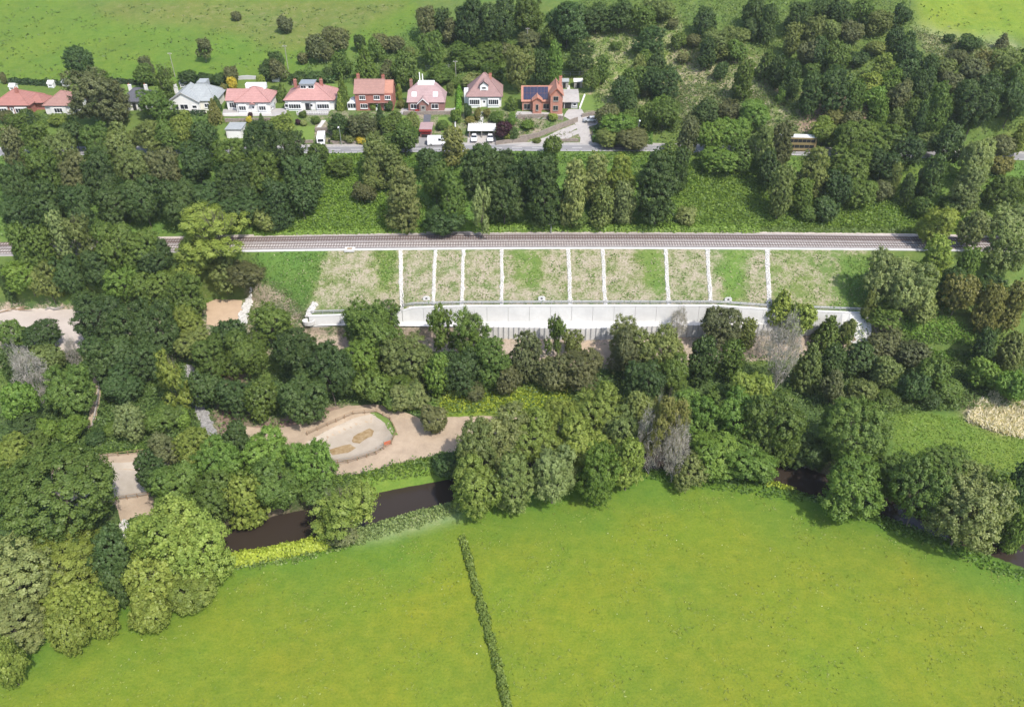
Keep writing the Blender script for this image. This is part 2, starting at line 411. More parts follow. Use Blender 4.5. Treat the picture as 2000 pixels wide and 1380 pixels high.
def quads_mesh(name, V, tint=None, m=None):
    """V: (n,4,3) array of quads"""
    n = len(V); me = bpy.data.meshes.new(name)
    me.vertices.add(n * 4); me.vertices.foreach_set('co', V.reshape(-1).astype(np.float32))
    me.loops.add(n * 4); me.loops.foreach_set('vertex_index', np.arange(n * 4, dtype=np.int32))
    me.polygons.add(n); me.polygons.foreach_set('loop_start', np.arange(0, n * 4, 4, dtype=np.int32))
    try: me.polygons.foreach_set('loop_total', np.full(n, 4, dtype=np.int32))
    except Exception: pass
    if tint is not None:
        a = me.attributes.new('tint', 'FLOAT', 'FACE'); a.data.foreach_set('value', tint.astype(np.float32))
    if m is not None: me.materials.append(m)
    me.update(calc_edges=True); return me
def leafquads(P, Nn, size, g, aspect=1.5, up=False):
    """rhombic leaf sprays at P with normals near Nn"""
    n = len(P)
    Nn = Nn / (np.linalg.norm(Nn, axis=1, keepdims=True) + 1e-9)
    t = g.normal(size=(n, 3)) * (.3 if up else 1) + (np.array([0, 0, 1.0]) if up else 0); t -= (t * Nn).sum(1, keepdims=True) * Nn; t /= np.linalg.norm(t, axis=1, keepdims=True) + 1e-9
    b = np.cross(Nn, t); s = np.asarray(size).reshape(-1, 1) * (0.7 + 0.6 * g.random((n, 1)))
    a, c = t * s * aspect / 2, b * s / 2
    bend = -Nn * s * .18
    return np.stack([P - a + bend, P - c, P + a + bend, P + c], 1)

# ---------------------------------------------------------------- terrain
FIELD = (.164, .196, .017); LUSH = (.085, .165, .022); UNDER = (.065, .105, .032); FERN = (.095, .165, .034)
HILL = (.10, .15, .035); HILLF = (.10, .165, .028); SOIL = (.30, .245, .185); SAND = (.46, .37, .29)
ZONES = [  # photo polygon, cover colour, soil colour, how much soil shows (0..1)
    ([(-900, -400), (820, -400), (815, 60), (640, 110), (560, 150), (330, 165), (-900, 165)], (.10, .165, .024), (.2, .19, .09), .0),
    ([(120, 0), (820, 0), (700, 60), (560, 100), (440, 60), (250, 45)], (.118, .152, .034), (.21, .18, .12), .25),
    ([(1755, -200), (3000, -200), (3000, 110), (1990, 75), (1890, 75), (1800, 55)], (.15, .21, .026), (.25, .25, .1), 0.0),
    ([(1790, 55), (1890, 75), (1990, 80), (1990, 100), (1850, 110), (1800, 90)], (.20, .23, .11), (.35, .32, .2), .35),
    ([(1130, 50), (1320, 20), (1350, 110), (1300, 240), (1130, 240)], (.13, .19, .04), (.33, .29, .19), .42),
    ([(1300, 90), (1500, 100), (1560, 260), (1330, 250)], (.13, .165, .045), (.32, .27, .2), .45),
    ([(1560, 180), (1700, 180), (1700, 260), (1560, 260)], (.09, .12, .035), (.26, .18, .14), .6),
    ([(500, 310), (760, 310), (780, 460), (490, 470)], (.105, .175, .03), SOIL, .03),
    ([(1330, 300), (1960, 330), (1960, 470), (1330, 460)], (.10, .16, .03), SOIL, .08),
    ([(900, 435), (1800, 440), (1800, 462), (900, 460)], (.12, .19, .03), SOIL, .0),
    ([(500, 484), (640, 484), (625, 560), (600, 600), (560, 605), (530, 560), (505, 520)], (.09, .168, .034), SOIL, .10),
    ([(640, 484), (1500, 480), (1500, 606), (590, 616), (615, 560)], (.135, .165, .055), (.30, .26, .20), .50),
    ([(1500, 480), (1715, 484), (1720, 612), (1500, 608)], (.13, .172, .048), (.29, .25, .19), .42),
    ([(735, 484), (775, 484), (770, 560), (735, 580)], (.11, .172, .038), SOIL, .22),
    ([(1000, 486), (1060, 486), (1062, 560), (1010, 560)], (.11, .17, .038), SOIL, .28),
    ([(1235, 486), (1298, 486), (1300, 560), (1280, 590)], (.11, .172, .038), SOIL, .22),
    ([(1410, 486), (1460, 486), (1450, 590), (1405, 590)], (.11, .175, .036), SOIL, .18),
    ([(1640, 500), (1720, 500), (1720, 612), (1640, 605)], (.10, .165, .035), SOIL, .12),
    ([(505, 545), (545, 560), (590, 605), (600, 640), (480, 640), (480, 575)], (.13, .16, .06), (.33, .27, .19), .60),
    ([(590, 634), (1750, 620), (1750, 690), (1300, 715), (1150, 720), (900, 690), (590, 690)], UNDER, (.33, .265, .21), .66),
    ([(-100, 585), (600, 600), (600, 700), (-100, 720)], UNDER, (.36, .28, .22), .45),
    ([(400, 690), (480, 690), (490, 830), (640, 790), (700, 800), (700, 850), (420, 850)], UNDER, (.22, .15, .12), .75),
    ([(860, 765), (1115, 750), (1115, 808), (860, 815)], (.19, .26, .03), SOIL, .0),
    ([(690, 905), (900, 870), (900, 950), (710, 985)], (.12, .20, .032), SOIL, .05),
    ([(1740, 800), (2200, 830), (2200, 960), (1740, 900)], (.12, .185, .03), SOIL, .0),
    ([(1885, 775), (2200, 780), (2200, 862), (1960, 850), (1885, 822)], (.20, .2, .08), (.5, .42, .3), .7),
    ([(690, 1000), (895, 975), (895, 1015), (760, 1050), (690, 1065)], (.20, .26, .11), (.42, .4, .28), .3),
    ([(600, 215), (1200, 215), (1200, 284), (600, 284)], (.08, .125, .03), (.26, .21, .17), .42),
]
def build_terrain():
    xs = np.concatenate([np.linspace(-2600, -320, 20), np.linspace(-300, -172, 40), np.arange(-170, 170.1, .85), np.linspace(172, 300, 40), np.linspace(320, 2600, 20)])
    steps = [150, 44, 3, 4, 10, 26, 14, 34, 10, 22, 22, 56, 22, 14]
    ts = []
    for i, n in enumerate(steps):
        for k in range(n): ts.append((i, k / n))
    ts.append((NL - 2, 1.0))
    ys = [np.interp(xs, l[0], l[1]) for l in L]
    rows = [np.full(len(xs), v) for v in (-2500., -800., -200., -60., 0., 20., 30.)]
    nfront = len(rows)
    rows += [np.minimum(ys[0], 38) * 0 + 38 + 0 * xs]
    y_first = 38.0
    # rows from 38 m up to the toe of the bank, then along the profile lines
    span = ys[1]
    for k in range(1, 140): rows.append(y_first + (span - y_first) * (k / 140.0))
    for i, t in ts:
        if i >= 1: rows.append(ys[i] + t * (ys[i + 1] - ys[i]))
    Y = np.array(rows); X = np.broadcast_to(xs, Y.shape)
    Z = T(X, Y)
    nr, nc = Y.shape
    co = np.stack([X, Y, Z], -1).reshape(-1, 3)
    i, j = np.meshgrid(np.arange(nr - 1), np.arange(nc - 1), indexing='ij')
    a = (i * nc + j).ravel(); q = np.stack([a, a + 1, a + nc + 1, a + nc], 1)
    me = bpy.data.meshes.new('ground')
    me.vertices.add(len(co)); me.vertices.foreach_set('co', co.ravel().astype(np.float32))
    me.loops.add(q.size); me.loops.foreach_set('vertex_index', q.ravel().astype(np.int32))
    me.polygons.add(len(q)); me.polygons.foreach_set('loop_start', np.arange(0, q.size, 4, dtype=np.int32))
    try: me.polygons.foreach_set('loop_total', np.full(len(q), 4, dtype=np.int32))
    except Exception: pass
    me.update(calc_edges=True)
    me.polygons.foreach_set('use_smooth', np.ones(len(q), bool))
    # plant cover by place
    x, y, z = co[:, 0], co[:, 1], co[:, 2]
    dep = np.maximum(y * CT - (z - CAMH) * ST, 5)
    px = 1000 + FPX * x / dep; py = 690 - FPX * (y * ST + (z - CAMH) * CT) / dep
    px = px + 12 * noise(x, y, 3.0, 1) + 5 * noise(x, y, 1.1, 4); py = py + 5 * noise(x, y, 2.0, 2)
    cov = np.tile(np.array(HILL), (len(co), 1)); so = np.tile(np.array(SOIL), (len(co), 1)); sv = np.full(len(co), .12)
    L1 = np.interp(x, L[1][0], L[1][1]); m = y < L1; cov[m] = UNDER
    L7 = np.interp(x, L[7][0], L[7][1]); L8 = np.interp(x, L[8][0], L[8][1]); m = (y > L7) & (y < L8); cov[m] = FERN
    d, s = segdist(x, y, RIV)
    fld = (s < 0) & (y < L1)
    w = sstep(5, 26, d + 4 * noise(x, y, 8, 4) + 3 * noise(x, y, 23, 6))[:, None]
    v_ = (.5 + .5 * noise(x, y, 14, 9))[:, None]; fc = np.array(LUSH) * (1 - w) + (np.array(FIELD) * (1 - v_) + np.array((.122, .180, .019)) * v_) * w
    cov = np.where(fld[:, None], fc, cov); sv = np.where(fld, 0.0, sv)
    wet = (d < river_hw(x) + 1.0) & (y < L1)
    cov[wet] = (.05, .06, .02); so[wet] = (.12, .09, .07); sv[wet] = .5
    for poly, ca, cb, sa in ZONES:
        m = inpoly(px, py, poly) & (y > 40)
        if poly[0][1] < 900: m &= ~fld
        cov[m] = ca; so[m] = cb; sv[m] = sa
    # soften the zone edges
    def blur(A):
        B = A.reshape(nr, nc, -1).copy()
        for _ in range(5):
            B[1:-1, 1:-1] = (B[1:-1, 1:-1] * 2 + B[:-2, 1:-1] + B[2:, 1:-1] + B[1:-1, :-2] + B[1:-1, 2:]) / 6
        return B.reshape(len(co), -1)
    cov = blur(cov); so = blur(so); sv = blur(sv)[:, 0]
    for nm, arr in (('cover', cov), ('soilcol', so)):
        at = me.attributes.new(nm, 'FLOAT_COLOR', 'POINT'); at.data.foreach_set('color', np.concatenate([arr, np.ones((len(co), 1))], 1).ravel().astype(np.float32))
    at = me.attributes.new('soil', 'FLOAT', 'POINT'); at.data.foreach_set('value', sv.astype(np.float32))
    me.materials.append(MT['ground'])
    o = link('ground', me); tag(o, kind='structure')
    return o
build_terrain()

def sheet(name, poly, m, dz=.07, step=1.1, jag=.35, kind='structure', flat=None, px=True, parent=None):
    """a laid surface: an outline on the land, draped a little above it"""
    W = [gxy(*p) for p in poly] if px else poly
    out = []
    n = len(W)
    for i in range(n):
        a, b = W[i], W[(i + 1) % n]; k = max(1, int(math.hypot(b[0] - a[0], b[1] - a[1]) / (step * .8)))
        for j in range(k):
            t = j / k; x, y = a[0] + (b[0] - a[0]) * t, a[1] + (b[1] - a[1]) * t
            out.append((x + jag * float(noise(x, y, 1.7, 3)), y + jag * float(noise(x, y, 1.7, 8))))
    xs_ = [p[0] for p in out]; ys_ = [p[1] for p in out]
    gx, gy = np.meshgrid(np.arange(min(xs_), max(xs_), step), np.arange(min(ys_), max(ys_), step * .8))
    gx = gx.ravel(); gy = gy.ravel(); ins = inpoly(gx, gy, out)
    dd, _ = segdist(gx, gy, out, True); ins &= dd > step * .45
    pts = [Vector(p) for p in out] + [Vector((a, b)) for a, b in zip(gx[ins], gy[ins])]
    ed = [(i, (i + 1) % len(out)) for i in range(len(out))]
    r = geometry.delaunay_2d_cdt(pts, ed, [], 1, 1e-4)
    V = np.array([(v.x, v.y) for v in r[0]])
    Z = T(V[:, 0], V[:, 1]) + dz if flat is None else np.full(len(V), flat)
    me = bpy.data.meshes.new(name); me.from_pydata([(a, b, c) for (a, b), c in zip(V, Z)], [], [f for f in r[2]])
    me.materials.append(m); me.update()
    if len(me.polygons) and me.polygons[0].normal.z < 0: me.flip_normals()
    me.polygons.foreach_set('use_smooth', [True] * len(me.polygons))
    o = link(name, me, None, parent)
    if kind: tag(o, kind=kind)
    return o

# river
_rv = []
def dens(P, step):
    out = [P[0]]
    for a, b in zip(P[:-1], P[1:]):
        k = max(1, int(np.hypot(*(b - a)) / step))
        for j in range(1, k + 1): out.append(a + (b - a) * j / k)
    return np.array(out)
rp = dens(RIV, 4.0); tg = np.gradient(rp, axis=0); tg /= np.linalg.norm(tg, axis=1, keepdims=True)
nrm = np.stack([-tg[:, 1], tg[:, 0]], 1)
A_ = rp + nrm * 6.5; B_ = rp - nrm * 6.5
me = bpy.data.meshes.new('river'); k = len(rp)
me.from_pydata([(*p, -1.45) for p in B_] + [(*p, -1.45) for p in A_], [], [(i, i + 1, k + i + 1, k + i) for i in range(k - 1)])
link('river', me, MT['water'])['kind'] = 'structure'

# tracks, pads, ponds
sheet('haul_track', [(468, 832), (540, 838), (610, 822), (640, 805), (680, 792), (735, 790), (780, 800), (820, 818), (935, 812), (1180, 820), (1180, 850), (940, 872), (880, 884), (800, 900), (700, 925), (640, 930), (600, 900), (560, 870), (470, 860)], MT['dirt'])
sheet('haul_track', [(100, 890), (195, 888), (290, 884), (330, 880), (340, 1000), (262, 1010), (236, 1020), (226, 985), (160, 990), (100, 985)], MT['dirt'])
sheet('pond', [tuple(p) for p in POND], MT['pond_bed'], dz=.14, step=.8, jag=.2, px=False)
sheet('pond', [tuple(p) for p in POND2], MT['pond_bed'], dz=.14, step=.8, jag=.2, px=False)
sheet('pond_water', [(645, 880), (662, 873), (685, 868), (694, 876), (680, 884), (650, 890)], MT['pond_water'], dz=.19, jag=.3)
sheet('pond_water', [(684, 862), (690, 852), (722, 838), (730, 842), (726, 854), (700, 866)], MT['pond_water'], dz=.19, jag=.5)
sheet('gravel_pad', [(-200, 612), (0, 605), (60, 602), (165, 604), (178, 616), (160, 680), (100, 690), (0, 660), (-200, 660)], MT['sandpad'])
sheet('sand_pad', [(404, 592), (420, 584), (472, 586), (474, 620), (440, 640), (404, 634)], MT['sand'])
sheet('dirt_path', [(182, 722), (194, 722), (197, 770), (190, 810), (178, 838), (168, 838), (178, 790)], MT['dirt'], step=.8, jag=.2)
sheet('dirt_path', [(1060, 700), (1150, 668), (1200, 680), (1200, 712), (1120, 720)], MT['dirt'], jag=.8)
sheet('channel_bed', [(364, 712), (376, 712), (378, 765), (392, 782), (412, 822), (426, 850), (400, 856), (392, 820), (372, 775), (366, 765)], MT['channel'], dz=.12, step=.7, jag=.3)
sheet('pond_grass', [(722, 806), (736, 804), (766, 824), (778, 850), (768, 852), (752, 828)], MT['lawn'], dz=.16, step=.7, jag=.3)

# ---------------------------------------------------------------- railway
def lineY(i, x): return np.interp(x, L[i][0], L[i][1])
XR = np.arange(-185, 185.1, 2.0)
def ribbon(name, x, y0, y1, z, m, parent=None, z1=None, kind=None):
    k = len(x); me = bpy.data.meshes.new(name); z1 = z if z1 is None else z1
    me.from_pydata([(a, b, c) for a, b, c in zip(x, y0, z)] + [(a, b, c) for a, b, c in zip(x, y1, z1)], [], [(i, i + 1, k + i + 1, k + i) for i in range(k - 1)])
    me.update(); o = link(name, me, m, parent)
    if kind: tag(o, kind=kind)
    return o
yn, yf = lineY(6, XR), lineY(7, XR)
one = np.ones(len(XR))
def bedz(x, y, dz): return T(x, y, False) + dz
MB_ = 9.4
ribbon('ballast_bed', XR, yn + .9, yn + 8.6, 17.5 + .18 * one, MT['ballast'], kind='structure')
ribbon('cess_path', XR, yf - 1.6, yf + .5, 17.64 * one, MT['ballast_pale'], z1=17.74 * one, kind='structure')
cess = ribbon('cess_path', XR, yn + .1, yn + 1.1, 17.55 * one, MT['paving'], z1=17.57 * one, kind='structure')
def along(x):
    """heading of the railway"""
    return math.atan2(float(lineY(6, x + 1) - lineY(6, x - 1)), 2.0)
def sweep_box(name, xs_, yfun, z0, w, h, m, parent=None):
    k = len(xs_); V = []; F = []
    for x in xs_:
        y = float(yfun(x)); z = z0(x) if callable(z0) else z0
        V += [(x, y - w / 2, z), (x, y + w / 2, z), (x, y + w / 2, z + h), (x, y - w / 2, z + h)]
    for i in range(k - 1):
        a = 4 * i; b = a + 4
        F += [(a, b, b + 3, a + 3), (a + 3, b + 3, b + 2, a + 2), (a + 2, b + 2, b + 1, a + 1), (a + 1, b + 1, b, a)]
    F += [(0, 3, 2, 1), (4 * k - 4, 4 * k - 3, 4 * k - 2, 4 * k - 1)]
    me = bpy.data.meshes.new(name); me.from_pydata(V, [], F); me.update(); return link(name, me, m, parent)
slm = MB().box(0, 0, 0, .30, 2.6, .16).mesh('sleeper', MT['sleeper'])
slr = MB().box(0, 0, 0, .28, 2.6, .10).mesh('sleeper', MT['rail'])
def track(off, label, me_s, nind, z):
    root = empty('railway_track', (0, float(lineY(6, 0)) + off, 17.6)); tag(root, label, 'railway track', 'tracks of the railway line')
    inv = Vector((0, float(lineY(6, 0)) + off, 17.6))
    for s in (-1, 1):
        o = sweep_box('rail', XR, lambda x, s=s: lineY(6, x) + off + s * .7175, z + .05, .075, .17, MT['rail'], root); o.location = -inv
    xs_ = np.arange(-150, 150, .70) if nind == 0 else np.arange(-105, 105, .70)
    rest = MB()
    allx = np.arange(-184, 184, .70)
    for x in allx:
        y = float(lineY(6, x)) + off
        if nind and abs(x - 12) < .70 * nind / 2:
            o = link('sleeper', me_s, None, root, (x, y - inv.y, z - .10 + .01 - inv.z), along(x))
        else: rest.box(x, y - inv.y, z - .09 - inv.z, .28, 2.6, .14, along(x))
    o = link('sleepers', rest.mesh('sleepers', me_s.materials[0]), None, root); o['kind'] = 'stuff'
track(2.75, 'near track of the railway, pale concrete sleepers showing between brown rails', slm, 296, 17.72)
track(6.35, 'far track of the railway, rusty rails half sunk in brown ballast', slr, 0, 17.69)
o = sweep_box('cable_trough', np.arange(-84, 121, 2.0), lambda x: lineY(6, x) + .25 + .35 * float(sstep(60, 120, x)), 17.5, .75, .22, MT['concrete'])
tag(o, 'long white concrete cable trough along the near edge of the railway', 'cable trough')
# inspection box by the track
g = atz(684, 486, 17.6)
r = empty('inspection_chamber', (g[0], float(lineY(6, g[0])) + .1, 17.5)); tag(r, 'square white concrete chamber with a hatch beside the cable trough', 'chamber')
MB().box(0, 0, 0, 2.6, 1.9, .5).build('casing', MT['concrete'], r); MB().box(0, 0, .5, 1.3, 1.0, .07).build('hatch', MT['dirt'], r)

# ---------------------------------------------------------------- rubble drains down the bank
drains = [(782, 489, 785, 608, 1.15), (850, 488, 846, 597, .95), (905, 487, 902, 597, .95), (980, 487, 980, 597, .95), (1110, 486, 1114, 598, 1.1), (1177, 486, 1182, 598, 1.0), (1300, 486, 1306, 598, 1.1), (1381, 486, 1388, 590, 1.1), (1498, 487, 1503, 603, 1.35)]
nth = ['first', 'second', 'third', 'fourth', 'fifth', 'sixth', 'seventh', 'eighth', 'ninth']
def stones(name, m, parent, path, w, n, s0, s1, seed, org):
    g = np.random.default_rng(seed); mb = MB(); P = np.array(path)
    cum = np.concatenate([[0], np.cumsum(np.hypot(*np.diff(P, axis=0).T))])
    for _ in range(n):
        t = g.random() * cum[-1]; x = np.interp(t, cum, P[:, 0]); y = np.interp(t, cum, P[:, 1])
        i = min(len(P) - 2, int(np.searchsorted(cum, t)) - 1 if t > 0 else 0); d = P[i + 1] - P[i]; d = d / (np.hypot(*d) + 1e-9)
        wv = (g.random() - .5) * w * (1 + .25 * math.sin(t * 1.7)); x += -d[1] * wv; y += d[0] * wv
        s = s0 + (s1 - s0) * g.random(); z = float(T(x, y)) + .02
        c = [(a * s * (.7 + .6 * g.random()), b * s * (.7 + .6 * g.random()), e) for a, b, e in [(-.5, -.5, -.1), (.5, -.5, -.1), (.5, .5, -.1), (-.5, .5, -.1)]]
        t4 = [(p[0] * .65, p[1] * .65, s * (.4 + .4 * g.random())) for p in c]
        a0 = g.random() * 3; ca, sa = math.cos(a0), math.sin(a0)
        mb.poly([(x - org[0] + p[0] * ca - p[1] * sa, y - org[1] + p[0] * sa + p[1] * ca, z - org[2] + p[2]) for p in c + t4], [(4, 5, 6, 7), (0, 1, 5, 4), (1, 2, 6, 5), (2, 3, 7, 6), (3, 0, 4, 7)])
    o = link(name, mb.mesh(name, m), None, parent); o['kind'] = 'stuff'; return o
for i, (x0, y0, x1, y1, w) in enumerate(drains):
    a = ground(x0, y0 + 1); b = ground(x1, y1 - 2); org = (b[0], b[1], b[2])
    r = empty('rubble_drain', org)
    extra = ['', ' near its trees', ', closely left of the third', '', '', ', narrow and nearly straight', '', ' behind the treetop', ', the widest'][i]
    lab = ['leftmost of the white stone drains down the bank, where the wall steps up', 'second white stone drain from the left, beside the first white outfall', 'third white stone drain from the left, reaching down to the wall',
           'fourth white stone drain from the left, standing quite upright', 'fifth white stone drain, just right of the middle white outfall', 'sixth white stone drain from the left, a narrow straight one',
           'seventh white stone drain, leaning right as it goes down the bank', 'third white stone drain from the right, running down behind a treetop', 'widest stone drain, rightmost on the bank'][i]
    if i == 7: lab = 'eighth white stone drain, next to the rightmost one, ending behind a treetop'
    tag(r, lab, 'drain', 'stone drains down the railway bank')
    ps = [(a[0] + (b[0] - a[0]) * t + .06 * math.sin(t * 9 + i), a[1] + (b[1] - a[1]) * t) for t in np.linspace(0, 1, 14)]
    k = len(ps); me = MB(); V = []
    for x, y in ps: V += [(x - w * .40 - org[0], y - org[1], float(T(x, y)) + .06 - org[2]), (x + w * .40 - org[0], y - org[1], float(T(x, y)) + .06 - org[2])]
    me.poly(V, [(2 * j, 2 * j + 1, 2 * j + 3, 2 * j + 2) for j in range(k - 1)]); me.build('geotextile', MT['rubble'], r)
    stones('rubble', MT['rubble'], r, ps, w * .76, 290, .2, .42, 50 + i, org)
for i, (px, py, lab) in enumerate([(833, 586, 'small white outfall headwall left of the second stone drain'), (1058, 586, 'small white outfall headwall between the fourth and fifth drains'), (1422, 588, 'small white outfall headwall right of the eighth drain, near the treetop')]):
    g = ground(px, py); r = empty('outfall_headwall', (g[0], g[1], g[2])); tag(r, lab, 'headwall', 'white outfalls at the foot of the bank')
    MB().prism([(-.9, 0), (.9, 0), (.75, .35), (-.75, .35)], -.2, .2).build('apron', MT['concrete'], r)
    MB().poly([(-.9, 0, -.3), (.9, 0, -.3), (.9, 0, .75), (.5, 0, 1.05), (-.5, 0, 1.05), (-.9, 0, .75), (-.9, .25, -.3), (.9, .25, -.3), (.9, .25, .75), (.5, .25, 1.05), (-.5, .25, 1.05), (-.9, .25, .75)],
              [(0, 1, 2, 3, 4, 5), (11, 10, 9, 8, 7, 6), (0, 6, 7, 1), (1, 7, 8, 2), (2, 8, 9, 3), (3, 9, 10, 4), (4, 10, 11, 5), (5, 11, 6, 0)]).build('face', MT['concrete'], r)
    MB().tube((0, -.12, .45), (0, .3, .45), .28, .28, 10).build('pipe', MT['dark'], r)

# ---------------------------------------------------------------- upper retaining wall, handrail, lower panelled wall
def xat(px, i):  # world x where the photo column px meets profile line i
    xs_ = np.linspace(-190, 190, 1200); ys_ = np.interp(xs_, L[i][0], L[i][1]); zs_ = np.interp(xs_, L[i][0], L[i][2])
    return float(np.interp(px, project(xs_, ys_, zs_)[0], xs_))
def zT(i, x): return float(np.interp(x, L[i][0], L[i][2]))
X0, X1, X2 = xat(604, 5), xat(786, 5), xat(1700, 5)
def wall_run(name, xa, xb, m, parent, n=30):
    xs_ = np.linspace(xa, xb, n); V = []; F = []
    for x in xs_:
        yt = float(lineY(5, x)) - .25; yb = float(lineY(4, x)) - .12
        zt = zT(5, x) + .12; zb = zT(4, x) - .5
        V += [(x, yb - .25, zb), (x, yt - .3, zt), (x, yt + .55, zt), (x, yb + 1.2, zb)]
    for i in range(n - 1):
        a, b = 4 * i, 4 * i + 4
        F += [(a, b, b + 1, a + 1), (a + 1, b + 1, b + 2, a + 2), (a + 2, b + 2, b + 3, a + 3)]
    F += [(0, 1, 2, 3), (4 * n - 1, 4 * n - 2, 4 * n - 3, 4 * n - 4)]
    me = bpy.data.meshes.new(name); me.from_pydata(V, [], F); me.update(); return link(name, me, m, parent)
MT['wallface'] = solid('wallface', (.54, .535, .515), (.44, .435, .42), .16, .8, .1)
rt = empty('retaining_wall', (0, 0, 0)); tag(rt, 'long pale concrete retaining wall at the foot of the railway bank', 'retaining wall')
nb = 22
edges = np.linspace(X1, X2, nb + 1)
wall_run('bay', X0, X0 + (X1 - X0) * .33, MT['wallface'], rt, 4); wall_run('bay', X0 + (X1 - X0) * .335, X0 + (X1 - X0) * .66, MT['wallface'], rt, 4); wall_run('bay', X0 + (X1 - X0) * .665, X1 - .1, MT['wallface'], rt, 4)
for a, b in zip(edges[:-1], edges[1:]): wall_run('bay', a + .03, b - .03, MT['wallface'], rt, 4)
for xa, xb in ((X0 - .2, X1 - .15), (X1, X2)):
    sweep_box('coping', np.linspace(xa, xb, 40), lambda x: float(lineY(5, x)) - .2, lambda x: zT(5, x) + .13, .8, .16, MT['concrete'], rt)
def railing(xa, xb, label, off=.45, h=1.1, line=5):
    r = empty('handrail', (0, 0, 0)); tag(r, label, 'handrail', 'galvanised handrails along the wall tops')
    xs_ = np.linspace(xa, xb, max(3, int((xb - xa) / 2.4)))
    yf_ = lambda x: float(lineY(line, x)) + off
    for hh in (.5, h): sweep_box('rail', xs_, yf_, lambda x, hh=hh: zT(line, x) + .1 + hh, .09, .09, MT['steel'], r)
    pm = MB().box(0, 0, 0, .09, .09, h + .2).mesh('post', MT['steel'])
    for x in xs_: link('post', pm, None, r, (x, yf_(x), zT(line, x) - .05))
    sweep_box('drain_kerb', xs_, lambda x: yf_(x) + .8, lambda x: float(T(x, yf_(x) + .8)) - .02, .4, .14, MT['concrete_grey'], r)
railing(X0 + .5, X1 - .4, 'grey handrail along the lower wall top at its left end')
railing(X1 + .2, X2, 'long grey handrail along the top of the main retaining wall')
# lower wall: posts and panels
xl0, xl1 = xat(925, 2), xat(1705, 2)
rl = empty('panel_wall', (0, 0, 0)); tag(rl, 'lower curved retaining wall of pale panels between grey upright posts', 'retaining wall')
nw = int((xl1 - xl0) / 1.28); xp = np.linspace(xl0, xl1, nw + 1)
pm = MB().box(0, -.03, -1.5, .24, .40, 6.0).mesh('post', MT['concrete_grey'])
def yl(x): return float(lineY(2, x))
for i in range(nw):
    a, b = xp[i], xp[i + 1]; zt = 6.86 + .04 * math.sin(i * 1.7)
    ang = math.atan2(yl(b) - yl(a), b - a)
    link('post', pm, None, rl, (a, yl(a) + .02, 7.0 - 4.5), ang)
    l = math.hypot(b - a, yl(b) - yl(a)) - .20
    pmh = MB().box(0, 0, 0, l, .2, zt - 2.6).mesh('panel', MT['concrete'])
    link('panel', pmh, None, rl, ((a + b) / 2, (yl(a) + yl(b)) / 2 + .1, 2.6), ang)
link('post', pm, None, rl, (xp[-1], yl(xp[-1]) + .02, 7.0 - 4.5))
xa_ = np.linspace(X0 + 2, X2, 120); ribbon('service_apron', xa_, lineY(3, xa_) - .42, lineY(4, xa_) + .1, 6.78 + 0 * xa_, MT['concrete'], z1=np.interp(xa_, L[4][0], L[4][2]) + .09, kind='structure')
# small basin and channel at the wall's left end
g = ground(604, 628); r = empty('catch_basin', (g[0], g[1] - .4, g[2] - .4)); tag(r, 'round edged white concrete basin at the left end of the retaining wall', 'basin')
m_ = MB(); n = 12
for k in range(n):
    t0, t1 = 2 * math.pi * k / n, 2 * math.pi * (k + 1) / n
    def P(t, rr, z): return (math.cos(t) * rr * 1.5, math.sin(t) * rr, z)
    m_.poly([P(t0, 1, 0), P(t1, 1, 0), P(t1, 1.08, 1.1), P(t0, 1.08, 1.1), P(t1, .78, 1.1), P(t0, .78, 1.1), P(t1, .6, .3), P(t0, .6, .3)], [(0, 1, 2, 3), (3, 2, 4, 5), (5, 4, 6, 7)])
m_.build('rim', MT['concrete'], r); MB().box(0, 0, 0, 1.9, 1.3, .32).build('floor_slab', MT['sand'], r)
a = ground(601, 618); b = ground(616, 592); org = (a[0], a[1], a[2]); r = empty('rubble_drain', org); tag(r, 'short stone channel slanting down to the basin at the wall end', 'drain')
stones('rubble', MT['rubble'], r, [(a[0], a[1]), ((a[0] + b[0]) / 2, (a[1] + b[1]) / 2), (b[0], b[1])], 1.5, 200, .25, .5, 3, org)
a = ground(470, 634); b = ground(487, 576); org = (a[0], a[1], a[2]); r = empty('rubble_drain', org); tag(r, 'broad grey stone channel along the right edge of the sand pad', 'drain')
stones('rubble', MT['rubble'], r, [(a[0], a[1]), ((a[0] + b[0]) / 2 - .2, (a[1] + b[1]) / 2), (b[0], b[1])], 2.3, 520, .3, .6, 4, org)
ch = [gxy(*p) for p in [(370, 715), (372, 765), (385, 790), (402, 822), (413, 852)]]
org = (ch[0][0], ch[0][1], float(T(*ch[0]))); r = empty('rubble_channel', org); tag(r, 'grey rock lined water channel running down beside the tall yellow-green tree', 'channel')
stones('rubble', MT['channel'], r, ch, 2.2, 520, .3, .65, 9, org)
ch = [gxy(*p) for p in [(240, 1018), (246, 1034), (250, 1048)]]
org = (ch[0][0], ch[0][1], float(T(*ch[0]))); r = empty('stone_outfall', org); tag(r, 'small heap of white stones at the foot of the lower left track', 'stone heap')
stones('rubble', MT['rubble'], r, ch, 1.2, 90, .3, .6, 12, org)

